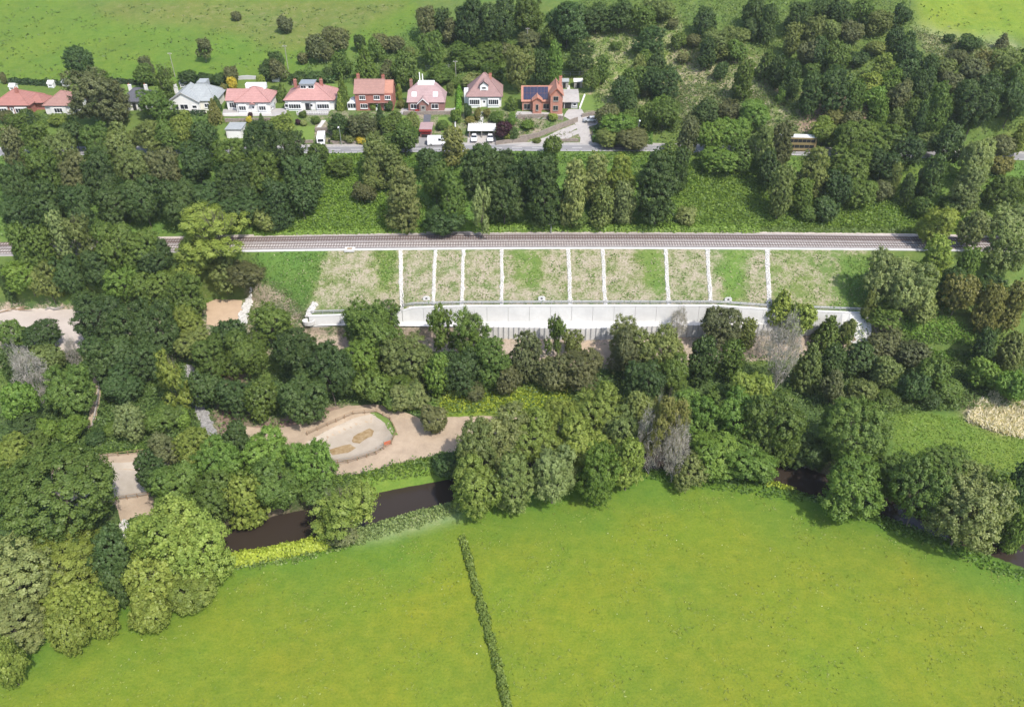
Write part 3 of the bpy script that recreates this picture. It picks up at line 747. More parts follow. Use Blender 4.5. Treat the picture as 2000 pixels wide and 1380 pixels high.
# ---------------------------------------------------------------- trees: crown and trunk shapes
def fib(n, g):
    i = np.arange(n) + .5; ph = np.arccos(1 - 2 * i / n); th = math.pi * (1 + 5 ** .5) * i + g.random() * 6
    return np.stack([np.cos(th) * np.sin(ph), np.sin(th) * np.sin(ph), np.cos(ph)], 1)
def crown_mesh(kind, seed, nleaf, ls, size_twig=False):
    """leaf sprays gathered in tufts on a set of boughs that fill the unit ball"""
    g = np.random.default_rng(seed)
    lob = []
    if kind == 'broad':
        lob.append((0, 0, .05, .66))
        for k in range(13):
            t = g.random() * 6.28; z = g.uniform(-.55, .72); r = math.sqrt(max(0, 1 - z * z)) * g.uniform(.46, .72); lob.append((r * math.cos(t), r * math.sin(t), z, g.uniform(.24, .46)))
    elif kind == 'dome':
        lob.append((0, 0, 0, .86))
        for k in range(16):
            t = g.random() * 6.28; z = g.uniform(-.6, .85); r = math.sqrt(max(0, 1 - z * z)) * .68; lob.append((r * math.cos(t), r * math.sin(t), z * .72, g.uniform(.22, .34)))
    elif kind == 'tall':
        for k in range(30):
            z = -.85 + 1.68 * k / 29; t = g.random() * 6.28; w = .95 * math.sqrt(max(.05, 1 - ((z + .15) / 1.1) ** 2)); r = g.uniform(.1, .58) * w
            lob.append((r * math.cos(t), r * math.sin(t), z, g.uniform(.30, .46) * (.55 + .5 * w)))
    elif kind == 'cone':
        for k in range(18):
            z = -.9 + 1.7 * k / 17; w = (1 - (z + .95) / 2.05) ** .8; t = k * 2.4; r = .5 * w
            lob.append((r * math.cos(t), r * math.sin(t), z, max(.12, .5 * w)))
    elif kind == 'open':
        for k in range(15):
            t = g.random() * 6.28; z = g.uniform(-.75, .8); r = math.sqrt(max(0, 1 - z * z)) * g.uniform(.45, .85); lob.append((r * math.cos(t), r * math.sin(t), z, g.uniform(.15, .32)))
        lob.append((0, 0, .3, .4))
    elif kind == 'bush':
        lob.append((0, 0, -.1, .75))
        for k in range(8):
            t = g.random() * 6.28; z = g.uniform(-.3, .6); r = math.sqrt(max(0, 1 - z * z)) * g.uniform(.4, .65); lob.append((r * math.cos(t), r * math.sin(t), z, g.uniform(.25, .42)))
    lob = np.array(lob)
    # tuft centres on every bough
    tp = []; tn = []; tt = []
    dens = {'broad': 84, 'dome': 120, 'tall': 60, 'cone': 80, 'open': 60, 'bush': 60}[kind]
    for l in lob:
        m = max(6, int(dens * (l[3] / .5) ** 2)); d = fib(m, g) + g.normal(size=(m, 3)) * .12
        d /= np.linalg.norm(d, axis=1, keepdims=True)
        p = l[:3] + d * l[3] * g.uniform(.86, 1.06, (m, 1)) * ((1, 1, .5) if kind == 'tall' else (1, 1, 1))
        tp.append(p); tn.append(d); tt.append(np.full(m, g.random()) * .35 + .65 * g.random(m))
    tp = np.concatenate(tp); tn = np.concatenate(tn); tt = np.concatenate(tt)
    q_ = (tp[:, None, :] - lob[None, :, :3]) / ((1, 1, .5) if kind == 'tall' else (1, 1, 1))
    dist = np.linalg.norm(q_, axis=2) / lob[None, :, 3]
    keep = (dist.min(1) > .80) | (g.random(len(tp)) < .12)
    tp, tn, tt = tp[keep], tn[keep], tt[keep]
    w = .6 + .55 * np.clip(tn[:, 2] + .3, 0, 1); w /= w.sum()
    idx = g.choice(len(tp), nleaf, p=w)
    sd = {'broad': .046, 'dome': .038, 'tall': .046, 'cone': .040, 'open': .055, 'bush': .064}[kind]
    tp = tp + tn * (g.random((len(tp), 1)) ** 3) * .16
    off = g.normal(size=(nleaf, 3)) * sd
    off += tn[idx] * np.abs(g.normal(size=(nleaf, 1))) * sd * .5
    if kind == 'tall': off[:, 2] *= .55
    P = tp[idx] + off
    if kind == 'open': P = np.concatenate([P, ]);
    nv = tn[idx] * .55 + off / sd * .35 + g.normal(size=(nleaf, 3)) * .38 + np.array([0, 0, .35])
    tint = np.clip(tt[idx] * .6 + .4 * g.random(nleaf), 0, 1)
    if size_twig:
        return quads_mesh('crown', leafquads(P, g.normal(size=(nleaf, 3)), ls * .28, g, 11), tint, MT['leaf'])
    return quads_mesh('crown', leafquads(P, nv, ls, g), tint, MT['leaf'])
def limb_mesh(seed, nl=7, fork=2, m='bark', lean=.12, twigs=0, r0=.045, spread=.75, t0=.35):
    """tapering trunk from z=0 with forked limbs that reach z=1"""
    g = random.Random(seed); mb = MB(); top = Vector((g.uniform(-lean, lean), g.uniform(-lean, lean), .62))
    pts = [Vector((0, 0, -.04)), Vector((g.uniform(-.03, .03), 0, .2)), top * .66 + Vector((g.uniform(-.03, .03),) * 3) * .5, top]
    for k in range(3): mb.tube(pts[k], pts[k + 1], r0 * (1 - .22 * k), r0 * (.78 - .22 * k), 7)
    def grow(p, d, l, r, lev):
        q = p + d * l + Vector((g.uniform(-.04, .04), g.uniform(-.04, .04), g.uniform(0, .04))); mb.tube(p, q, r, r * .6, 5 if lev < 2 else 4)
        if lev < fork:
            for _ in range(2 if not twigs else 3):
                e = (d + Vector((g.uniform(-.7, .7), g.uniform(-.7, .7), g.uniform(-.2, .5)))).normalized(); grow(q, e, l * g.uniform(.6, .85), r * .58, lev + 1)
        elif twigs:
            for _ in range(twigs):
                e = (d + Vector((g.uniform(-.8, .8), g.uniform(-.8, .8), g.uniform(-.5, .4)))).normalized(); mb.tube(q, q + e * l * .7, r * .42, r * .12, 3)
    for k in range(nl):
        t = g.uniform(t0, 1); p = (pts[1] if t0 > .2 else pts[0]).lerp(top, t); a = 6.28 * k / nl + g.uniform(-.4, .4); el = g.uniform(.25, .9)
        grow(p, Vector((math.cos(a) * spread, math.sin(a) * spread, el)).normalized(), g.uniform(.22, .34), r0 * .42, 0)
    grow(top, Vector((0, 0, 1)), .2, r0 * .4, 0)
    return mb.mesh('trunk', MT[m])
TWIG = [crown_mesh('bush', 900 + i, 2500, .070, True) for i in range(2)]
SHAPES = {'b': 'broad', 'r': 'dome', 'u': 'tall', 'c': 'cone', 's': 'open', 'q': 'bush'}
PROTO = {}
def proto(shape, size, var):
    k = (shape, size, var)
    if k not in PROTO:
        n, ls = {'X': (42000, .033), 'L': (23000, .045), 'M': (9500, .073), 'S': (3600, .118)}[size]
        if shape == 's': n = int(n * .72)
        PROTO[k] = crown_mesh(SHAPES[shape], abs(hash(k[0])) % 1 + ord(shape) * 31 + ord(size) * 7 + var * 101, n, ls)
    return PROTO[k]
TRUNK = [limb_mesh(i) for i in range(4)]
TRUNKO = [limb_mesh(20 + i, 8, 2, twigs=2, r0=.035) for i in range(2)]
BARE = [limb_mesh(40 + i, 11, 3, 'deadwood', twigs=3, r0=.03, spread=1.0, t0=.08) for i in range(3)]
COLS = {'D': (.066, .112, .028), 'M': (.108, .166, .028), 'B': (.132, .214, .030), 'L': (.205, .258, .042), 'O': (.158, .196, .050), 'P': (.20, .238, .076),
        'H': (.132, .146, .054), 'K': (.055, .022, .03), 'Y': (.52, .42, .03), 'E': (.18, .18, .045), 'X': (.34, .31, .30)}
CW = {'D': 'dark green', 'M': 'mid green', 'B': 'bright green', 'L': 'yellow-green', 'O': 'olive green', 'P': 'pale green', 'H': 'brownish green', 'K': 'purple leaved', 'Y': 'golden yellow', 'E': 'ochre green', 'X': 'bare grey'}
TREES = []
def tree(x0, y0, x1, y1, c, s='b', where=None, lift=None, lean=0):
    """a tree whose crown fills a box of the photograph; stands on the land below it"""
    cx, cy = (x0 + x1) / 2, (y0 + y1) / 2; gx, gy, gz, D = ground(cx, (y0 + 2 * y1) / 3)
    hc = 5.0
    for _ in range(4):
        u = (690 - cy) / FPX; dlt = PITCH - math.atan(u); sc = FPX / D
        r = (x1 - x0) / 2 / sc; E = (y1 - y0) / 2 / sc / math.cos(PITCH - dlt)
        a2 = (E * E - (r * math.sin(dlt)) ** 2); a = math.sqrt(max(a2, 0)) / math.cos(dlt)
        a = min(max(a, .62 * r), 2.6 * r)
        h = r * 2
        clr = (.10 if s in 'bru' else .05) * 2 * a if r > 2.2 else -.12 * a
        if s in 's': clr = .22 * 2 * a
        if s == 'c': clr = .04 * a
        if lift is not None: clr = lift * 2 * a
        hc = a + clr
        gx, gy, gz, D = ground(cx, cy, hc)
    TREES.append(dict(px=cx, py=cy, w=x1 - x0, h=y1 - y0, c=c, s=s, r=r, a=a, hc=hc, p=(gx, gy, gz), where=where, lean=lean))
TREETEXT = '''# region: phrase
@ by the hedge above the bungalows
125 90 181 152 D r
135 140 240 242 H b
180 132 215 168 M b
210 160 248 235 H b
255 128 300 164 M b
268 112 303 150 H u
300 128 343 192 M s
268 178 335 232 M b
205 196 246 236 B q
345 137 385 165 D q
385 142 420 164 D q
414 142 440 164 D q
436 128 466 160 H q
443 148 463 175 Y q
426 165 448 192 E u
402 190 433 238 E c
413 186 432 214 D c
0 140 12 165 H q
500 144 520 174 L q
502 118 540 152 D b
525 98 556 132 D q
525 118 562 155 H b
580 102 603 126 H q
578 150 598 168 M c
538 160 562 196 M c
522 168 548 190 D q
@ on the grassy hillside above the houses
540 33 574 62 H q
451 24 473 40 H q
378 76 416 112 H s
598 68 642 116 H b
632 52 682 100 H b
622 90 655 118 H q
648 104 690 148 M b
690 68 716 98 D q
690 88 737 160 B c
718 78 752 118 M b
725 64 765 100 H b
752 70 792 100 H q
742 122 778 162 H b
765 106 815 170 M b
565 142 600 162 D q
600 138 640 162 D q
632 130 652 158 D q
788 90 812 112 O q
@ in the scrub above the middle houses
808 14 856 72 H b
845 20 885 75 D b
815 62 868 126 M b
862 38 908 82 H b
885 2 950 84 D b
935 8 1012 90 D b
998 -5 1062 62 M b
872 88 925 118 M b
900 100 958 132 M q
880 118 908 140 M q
922 116 945 136 L q
925 82 985 128 M q
962 82 1005 112 H q
935 128 985 150 M q
985 90 1044 168 O b
1034 98 1076 160 D b
1068 86 1100 160 B u
1058 55 1100 92 M b
1066 8 1150 82 D b
1010 62 1058 92 H q
1090 15 1130 70 M u
1130 10 1200 58 D b
1185 5 1238 56 D b
1230 12 1285 60 M b
1250 2 1320 30 O q
1108 86 1162 140 D b
1140 132 1172 174 M b
1160 112 1192 158 M b
1112 76 1135 100 B q
1192 80 1215 98 M q
838 138 890 152 M q
898 148 945 172 P q
878 152 902 172 M q
955 140 985 158 M q
@ on the scrubby slope right of the houses
1240 55 1302 104 D b
1245 102 1290 140 M b
1232 108 1262 160 O b
1262 100 1302 152 D b
1195 150 1240 200 D b
1215 135 1262 185 M b
1240 138 1290 186 D b
1270 130 1332 190 D b
1212 186 1246 218 D b
1248 160 1280 190 H q
1262 192 1330 252 M b
1272 186 1305 215 B q
1246 200 1290 250 M b
1164 204 1214 252 H b
1210 214 1248 255 M b
1302 38 1326 56 H q
1355 20 1398 68 D b
1310 64 1342 94 M b
1338 64 1370 92 H q
1368 58 1420 112 O b
1405 52 1462 96 O b
1415 80 1462 118 M b
1390 85 1440 114 O b
1362 74 1402 130 D b
1322 104 1346 124 H q
1394 122 1422 154 D b
1430 120 1476 190 M b
1477 95 1520 152 M c
1500 110 1538 168 D b
1525 120 1566 188 D b
1515 168 1538 202 B u
1354 196 1402 242 D b
1398 196 1445 238 H q
1440 196 1508 250 B q
1450 -5 1492 48 D b
1480 10 1522 76 D b
1535 4 1588 58 D b
1452 40 1488 78 D q
1565 30 1612 84 O b
1600 38 1640 80 O b
1528 48 1568 104 O b
1555 74 1602 128 H b
1582 76 1625 132 D b
1612 80 1662 140 M b
1645 100 1695 128 D b
1582 -4 1632 42 D b
1620 -2 1668 52 D b
1662 -5 1705 40 M b
1640 42 1690 80 H b
1690 22 1742 66 O b
1740 10 1778 52 D b
1732 55 1768 100 D b
1752 70 1792 122 D b
1765 100 1802 152 D b
1795 108 1832 165 D b
1690 78 1732 106 O q
1560 142 1608 220 D b
1595 138 1665 214 D b
1568 122 1602 150 M q
1702 106 1745 155 L u
1670 140 1722 180 L b
1715 135 1758 178 B b
1745 112 1790 168 D b
1780 140 1822 196 D b
1678 172 1730 212 B b
1650 160 1690 232 M u
1690 185 1735 258 B u
1735 212 1766 264 O u
1755 195 1800 258 M u
1780 200 1815 272 D u
1735 160 1780 212 H b
1800 165 1860 262 M b
1860 155 1952 262 D b
1900 150 1948 200 D b
1945 165 2008 240 D b
1878 112 1930 160 H b
1842 66 1866 84 D q
1868 70 1922 100 D b
1945 64 1974 94 H c
1850 95 1890 125 H q
1905 98 1950 142 E b
1938 96 1995 150 O b
1965 130 2012 182 M b
1826 112 1868 150 O q
1835 140 1880 180 H q
1640 214 1690 252 H b
1610 208 1648 245 E q
1920 140 1960 175 M b
1990 92 2012 130 M b
@ along the road to the right of the driveway
1160 255 1215 282 O q
1205 258 1270 284 H q
1165 232 1250 262 B q
1322 226 1368 300 H u
1362 234 1420 300 B b
1395 232 1468 296 B b
1370 285 1445 335 B b
1425 280 1480 332 M b
1460 248 1520 330 O b
1500 240 1552 330 H u
1478 300 1530 370 D b
1580 230 1640 286 L b
1620 232 1700 300 M b
1670 245 1760 310 M b
1615 285 1700 362 M b
1690 290 1760 350 D b
1735 262 1800 330 D b
1785 256 1838 300 O b
1825 246 1878 320 D b
1795 300 1850 392 D b
1866 270 1936 358 P b
1858 320 1925 412 P u
1932 258 1985 306 H q
1932 302 1978 342 E q
1972 240 2010 300 L b
1926 338 1990 408 M b
1980 345 2012 400 M b
1555 288 1625 382 O u
1500 325 1555 420 O b
1545 350 1592 418 M b
1602 340 1660 405 D b
1650 345 1712 402 M b
1700 352 1748 390 H b
1785 322 1812 392 O u
1755 340 1790 400 D u
1732 315 1762 378 O u
1588 384 1640 434 D q
1560 396 1600 432 M q
1780 380 1820 425 M q
1835 385 1880 420 M q
1278 284 1332 330 M b
1300 290 1352 370 D b
@ in the belt of trees between road and railway
597 276 640 328 M b
596 300 625 326 H q
638 308 690 345 M q
705 268 768 350 O b
740 285 795 365 O b
708 330 765 370 O b
765 238 815 300 M b
740 262 790 300 M b
752 322 825 445 P u
748 400 800 448 O q
810 284 862 345 D b
820 318 882 400 M b
850 330 915 440 M b
860 246 912 322 E b
895 278 978 375 D b
940 300 1010 380 D b
945 345 1025 435 D b
985 305 1060 400 D b
1025 300 1108 438 D b
1060 262 1096 306 M b
690 355 732 396 H b
920 365 962 450 P s
822 400 912 458 D q
1090 308 1152 440 P b
1130 298 1200 400 P b
1180 300 1245 400 L b
1150 360 1205 440 O b
1192 352 1246 438 P b
1100 400 1148 448 M q
1238 298 1335 435 D u
1262 290 1300 360 D b
1320 402 1362 442 P q
@ in the dark wood left of the road
0 250 52 330 H b
45 240 102 300 M b
0 318 62 400 D b
0 385 70 458 D b
50 292 122 372 M b
55 350 130 455 D b
90 255 150 330 O b
118 232 172 290 D b
118 300 178 380 H b
115 362 185 450 D b
160 248 222 320 M b
160 300 230 390 D b
185 360 262 440 D b
205 245 262 310 O b
222 290 292 372 O b
245 350 318 440 D b
255 238 322 300 O b
282 288 352 370 H b
298 232 362 295 M b
310 350 382 440 D b
335 225 382 290 L b
350 278 420 360 D b
370 355 442 420 D b
376 236 432 300 D b
415 268 482 340 M b
422 322 500 402 D b
440 372 522 440 D b
470 242 542 320 D b
475 300 548 380 M b
520 252 592 335 D b
505 350 572 445 D b
548 300 628 395 D b
560 360 618 425 D b
415 385 470 440 D b
495 400 545 452 O q
@ in the gardens in front of the houses
18 218 75 252 M b
46 214 78 258 D c
95 222 132 244 L q
0 214 28 242 H q
642 222 682 262 D b
680 222 738 264 H b
648 250 672 278 M q
694 264 716 282 Y q
672 262 694 280 P q
732 202 752 246 D c
750 198 768 218 D q
745 222 790 262 M b
525 222 572 262 L b
524 180 550 198 M q
480 226 492 240 Y q
504 220 516 240 D c
484 218 494 232 K q
584 216 600 230 M q
608 228 626 242 M q
576 232 588 244 K q
586 234 600 246 P q
656 142 682 214 M c
655 180 672 214 L c
722 200 736 216 L q
773 162 786 200 L u
775 195 790 212 E q
770 240 815 280 M b
790 222 820 250 O b
880 212 902 240 B q
872 160 888 188 O q
905 205 922 232 D q
926 210 940 236 E q
942 212 958 228 E q
956 215 985 240 M q
908 226 928 242 E q
964 234 1000 272 K b
990 248 1012 276 D q
984 256 1002 276 L q
985 190 1010 216 M b
1070 220 1090 236 L q
1016 234 1044 252 B q
850 235 878 252 M q
788 232 806 248 M q
1040 268 1058 280 O q
992 220 1008 245 B q
@ left of the bank, below the railway
15 436 70 520 M b
50 440 112 530 M b
15 500 90 575 B b
60 510 125 590 O b
95 415 142 500 P b
130 420 190 510 O s
0 520 30 590 D b
100 500 165 580 D b
160 480 230 560 D b
188 430 262 520 M b
140 560 190 610 D b
240 450 312 520 M b
205 515 280 600 B b
262 520 345 600 M b
320 535 402 620 M b
345 400 492 500 L s
340 470 420 540 L b
400 495 470 570 O b
270 470 345 540 D b
440 505 520 560 H q
150 575 240 680 D b
200 590 300 700 D b
260 590 345 700 D b
165 650 260 745 D b
235 660 320 745 D b
200 720 275 790 D b
335 600 402 670 L b
345 640 420 710 O b
@ among the trees left of the stony channel
305 690 370 800 L s
0 620 50 680 M b
40 622 115 690 D b
0 675 45 745 D b
25 680 95 790 X x
62 665 125 730 O b
88 715 185 815 M b
0 738 70 830 B b
20 800 90 850 D b
70 815 115 858 B q
110 808 168 862 B b
165 838 208 872 D q
225 792 282 862 P b
275 788 345 850 M q
310 780 370 835 M q
200 820 240 855 M q
340 800 372 840 B q
128 650 158 735 X x
@ in the wood between the channel and the retaining wall
412 618 478 690 D b
375 660 450 740 M b
440 650 520 740 M b
370 720 440 800 D b
420 735 500 812 D b
490 592 572 680 M b
478 740 545 820 M b
520 640 610 740 D b
560 650 660 760 D b
600 670 690 790 D b
545 725 640 825 D b
668 588 752 680 M b
690 610 786 712 M b
670 660 745 740 B b
745 650 850 745 O b
690 715 760 790 M b
745 720 820 780 M b
760 742 835 805 P b
838 600 895 690 M s
880 602 960 700 M s
820 690 880 770 B b
860 680 940 770 D b
925 655 1000 760 M b
995 650 1062 745 H b
966 718 1022 776 H b
905 745 950 785 H q
1062 618 1102 690 M s
1098 640 1142 690 O s
1048 690 1110 765 H b
1090 678 1178 762 H b
1190 620 1262 700 P s
1192 650 1262 740 H b
1240 640 1335 745 O b
1220 700 1300 790 D b
1270 690 1345 772 M b
1306 600 1345 665 X x
1340 655 1405 745 D b
1370 590 1448 680 H b
1400 660 1460 742 M b
1440 622 1482 680 O b
1470 640 1520 700 X x
1495 625 1562 762 X x
1500 560 1555 630 L c
1530 585 1592 665 L b
1548 662 1612 762 O c
1590 608 1648 680 M c
1600 670 1652 742 D b
1645 672 1712 738 D b
1640 622 1672 672 O s
725 580 785 640 M s
@ at the right end of the railway bank
1690 488 1770 590 P b
1730 510 1822 620 P b
1690 590 1760 640 M b
1768 575 1828 628 O b
1795 406 1870 480 L b
1800 460 1858 545 L b
1872 410 1930 480 P b
1862 480 1915 560 M b
1830 520 1885 600 D b
1935 400 2012 470 P b
1925 450 2010 540 O b
1900 530 1960 590 D b
1838 540 1905 618 E b
1905 550 1962 650 E b
1950 545 2012 640 E b
1895 640 1950 715 D b
1950 655 2012 725 O b
1892 698 1960 762 B b
1945 715 2012 790 B b
1686 560 1712 625 O s
1640 630 1668 672 M s
@ on the rough bank below the fern patch
1700 642 1760 700 H b
1745 660 1812 720 H b
1790 690 1850 760 M b
1700 700 1760 760 O b
1755 720 1810 790 D b
1650 735 1712 790 O b
1600 730 1650 792 H b
1705 755 1760 800 M q
1820 735 1880 785 M q
1622 770 1660 800 M q
1795 760 1840 800 D q
@ beside the dirt track and pond
820 786 876 848 H q
840 878 905 936 D q
785 745 830 800 O q
745 760 790 805 M q
1250 770 1290 812 P q
@ lining the river behind the big field
880 830 985 960 O b
930 800 1045 920 P b
885 895 985 1008 L b
955 880 1050 1000 O b
990 805 1100 920 L b
1055 778 1150 872 L b
1120 750 1225 860 L b
1030 870 1130 985 P b
1080 820 1190 940 L b
1120 860 1215 985 B b
1160 800 1255 910 O b
1190 850 1265 955 L b
1205 760 1275 850 O b
1250 755 1340 900 E s
1240 800 1310 925 X x
1290 830 1350 940 X x
1300 765 1400 870 B b
1340 840 1440 930 B b
1390 770 1490 880 B b
1420 720 1510 810 L b
1450 760 1570 900 M b
1410 860 1520 950 B b
1312 890 1385 958 O b
1380 750 1440 800 M b
1500 830 1570 900 M b
1540 845 1620 920 D b
@ on the far bank right of the river pool
1598 772 1745 915 M r
1600 895 1735 1018 B b
1690 880 1785 985 M b
1740 900 1850 1030 M b
1800 868 1890 940 M b
1820 925 1955 1072 P b
1870 905 1945 970 O b
1900 920 1975 1040 M b
1950 990 2012 1080 M b
1960 905 2015 1000 D b
@ around the lower left pond
0 865 225 1065 M r
-20 850 60 920 L b
30 845 95 885 M b
262 880 320 962 D b
290 845 350 910 H b
338 832 412 910 L b
380 860 470 960 B b
290 900 390 1005 M b
360 920 460 1015 M b
428 828 488 905 D b
475 838 580 940 B b
480 900 590 1000 M b
560 855 655 950 B b
575 920 650 985 M b
438 922 520 1030 L b
@ at the edge of the field, lower left
595 935 730 1055 L s
630 1010 700 1062 H q
255 980 400 1130 L b
330 1010 455 1140 L b
250 1085 340 1190 L b
320 1105 425 1198 L q
250 1150 335 1238 L q
178 1030 262 1130 D b
190 1100 262 1180 D b
50 1028 210 1160 L b
-40 1062 105 1200 P b
60 1130 160 1220 L b
150 1140 225 1240 L b
90 1185 170 1278 L q
-30 1180 90 1260 P b
-30 1240 45 1338 L q
'''
LANDMARKS = [(40, 200, 'the red roofed bungalow'), (112, 210, 'the brown roofed bungalow'), (262, 200, 'the slate roofed bungalow'), (380, 192, 'the grey roofed white house'), (486, 195, 'the small pink roofed bungalow'),
    (603, 192, 'the pink roofed bungalow with dormer'), (730, 190, 'the two storey brick house'), (833, 188, 'the mauve roofed bungalow'), (947, 182, 'the tall hipped white house'), (1060, 198, 'the house with solar panels'),
    (943, 260, 'the white carport'), (628, 268, 'the white caravan'), (853, 274, 'the white van'), (831, 262, 'the red garage'), (1152, 232, 'the car on the driveway'), (1558, 286, 'the golden bus'),
    (459, 258, 'the grey flat roofed garage'), (600, 260, 'the roadside lawn'), (1110, 165, 'the two sheds'), (538, 152, 'the small pavilion'), (690, 850, 'the oval pond'), (235, 930, 'the small rectangular pond'),
    (395, 805, 'the stony channel'), (182, 780, 'the brown dirt path'), (90, 640, 'the pale gravel pad'), (438, 610, 'the sand pad'), (605, 625, 'the catch basin'), (1150, 650, 'the panelled wall'), (1600, 620, 'the right end of the retaining wall'), (850, 620, 'the retaining wall'),
    (800, 970, 'the open river pool'), (520, 1035, 'the shaded river reach'), (1555, 930, 'the dark river bend'), (930, 1060, 'the top of the field hedge'), (1840, 650, 'the bright fern patch'), (1940, 815, 'the dry reed bed'), (980, 790, 'the lime nettle patch'),
    (1970, 1080, 'the river at the right edge'), (1885, 472, 'the hidden right end of the railway'), (420, 480, 'the left end of the open railway'), (1500, 550, 'the widest rubble drain'), (1400, 370, 'the fern slope right of the dark trees'), (600, 400, 'the fern slope above the railway'), (1700, 430, 'the bramble slope above the railway'),
    (1900, 40, 'the bright hilltop field'), (300, 70, 'the open hillside pasture'), (1150, 95, 'the steep footpath'), (1590, 190, 'the bare earth scar'), (1380, 180, 'the scrubby clearing'), (1990, 305, 'the visible road at the right edge'), (690, 293, 'the open stretch of road'), (1000, 1200, 'the field hedge')]
def relate(px, py):
    best = min(LANDMARKS, key=lambda l: (l[0] - px) ** 2 + 1.6 * (l[1] - py) ** 2)
    dx, dy = px - best[0], py - best[1]
    if math.hypot(dx, dy) < 32: return 'right beside ' + best[2]
    if abs(dx) > abs(dy) * 1.2: r = 'left of ' if dx < 0 else 'right of '
    else: r = 'above ' if dy < 0 else 'below '
    if math.hypot(dx, dy) > 150: r = 'well ' + r
    return r + best[2]
ORD = ['first', 'second', 'third', 'fourth', 'fifth', 'sixth', 'seventh', 'eighth', 'ninth', 'tenth', 'eleventh', 'twelfth', 'thirteenth', 'fourteenth', 'fifteenth']
def plant_trees():
    where = None
    for ln in TREETEXT.strip().split('\n'):
        if ln.startswith('#'): continue
        if ln.startswith('@'): where = ln[1:].strip(); continue
        t = ln.split(); tree(*map(float, t[:4]), t[4], t[5], where)
    # labels
    for t in TREES:
        big = max(t['w'], t['h'])
        isbush = t['s'] in 'q'
        sz = ('tiny' if big < 22 else 'small' if big < 40 else 'large') if isbush else ('small' if big < 45 else 'medium' if big < 80 else 'large' if big < 125 else 'huge')
        t['sz'] = sz
        t['noun'] = {'b': 'broad tree', 'r': 'round dense tree', 'u': 'tall narrow tree', 'c': 'pointed conical tree', 's': 'sparse open tree', 'q': 'rounded bush', 'x': 'leafless tree'}[t['s']]
        t['base'] = f"{sz} {CW[t['c']]} {t['noun']} {relate(t['px'], t['py'])}"
        if t['s'] == 'x': t['base'] = f"{sz} bare grey leafless tree {relate(t['px'], t['py'])}"
    from collections import defaultdict
    G = defaultdict(list)
    for t in TREES: G[t['base']].append(t)
    for b, ts in G.items():
        if len(ts) == 1: ts[0]['label'] = b; continue
        xs_ = [t['px'] for t in ts]; ys_ = [t['py'] for t in ts]
        horiz = (max(xs_) - min(xs_)) >= (max(ys_) - min(ys_)) * .8
        ts.sort(key=lambda t: t['px'] if horiz else t['py']); n = len(ts)
        side = ('from the left' if horiz else 'from the top')
        for i, t in enumerate(ts):
            if n == 2: w_ = ('left' if i == 0 else 'right') if horiz else ('upper' if i == 0 else 'lower'); t['label'] = f"{w_} of two: {b}"
            elif i == 0: t['label'] = (f"leftmost {b}" if horiz else f"topmost {b}")
            elif i == n - 1: t['label'] = (f"rightmost {b}" if horiz else f"lowest {b}")
            else: t['label'] = f"{ORD[i]} {side}, {b}"
    for t in TREES:
        t['label'] = t['label'].replace('the hidden right end', 'the right end').replace('the open stretch of road','the open road')
        if len(t['label'].split()) > 16: t['label'] = t['label'].replace('rounded ', '').replace(' with dormer', '').replace(' tree', '', 1).replace('well ', '')
        if len(t['label'].split()) > 16: t['label'] = t['label'].replace(t['sz'] + ' ', '', 1).replace(', ', ' ', 1).replace('well ', '').replace(' roofed', '', 1)
    g = random.Random(5)
    used = {}
    for t in TREES:
        s, c = t['s'], t['c']; gx, gy, gz = t['p']; r, a, hc = t['r'], t['a'], t['hc']
        name = 'bush' if s == 'q' else 'conifer' if s == 'c' else 'dead_tree' if s == 'x' else 'tree'
        root = empty(name, (gx, gy, gz))
        tag(root, t['label'], {'bush': 'bush', 'conifer': 'conifer', 'dead_tree': 'dead tree', 'tree': 'tree'}[name], ('bushes ' if s == 'q' else 'trees ') + t['where'])
        rz = g.random() * 6.28
        H = hc + a * (.35 if s not in 'x' else 1.0)
        if s == 'x':
            tr = link('trunk', BARE[g.randrange(3)], None, root, (0, 0, -.2), rz); tr.scale = (r * 1.05, r * 1.05, (hc + a) * .95)
            cr = link('twigs', TWIG[g.randrange(2)], None, root, (0, 0, hc + a * .1), rz); cr.scale = (r * .95, r * .95, a * .95); cr.color = (*COLS['X'], 1); continue
        size = 'X' if t['w'] > 125 and r > 7 else 'L' if r > 4.2 else 'M' if r > 2.1 else 'S'
        nv = {'b': 6 if size in 'LM' else 3, 'r': 1, 'u': 3, 'c': 2, 's': 3, 'q': 4}[s]
        if s == 'b' and a / r > 1.5: s = 'u'
        nv = {'b': 6 if size in 'LM' else 3, 'r': 1, 'u': 3, 'c': 2, 's': 3, 'q': 4}[s]
        cr = link('crown', proto(s, size, g.randrange(nv)), None, root, (0, 0, hc), rz)
        kx = .93 if s == 'r' else .97; cr.scale = (r * g.uniform(.97, 1.07) * kx, r * g.uniform(.97, 1.07) * kx, a * g.uniform(.90, .98))
        j = g.uniform(.84, 1.16); k = g.uniform(.94, 1.06); col = COLS[c]
        cr.color = (col[0] * j * k, col[1] * j, col[2] * j / k, 1)
        if s != 'q' or r > 2.2:
            tm = TRUNKO[g.randrange(2)] if s == 's' else TRUNK[g.randrange(4)]
            tr = link('trunk', tm, None, root, (0, 0, -.25), rz)
            if s == 's': tr.scale = (r * .9, r * .9, hc + a * .75)
            else: tr.scale = (r * .8, r * .8, H)
plant_trees()

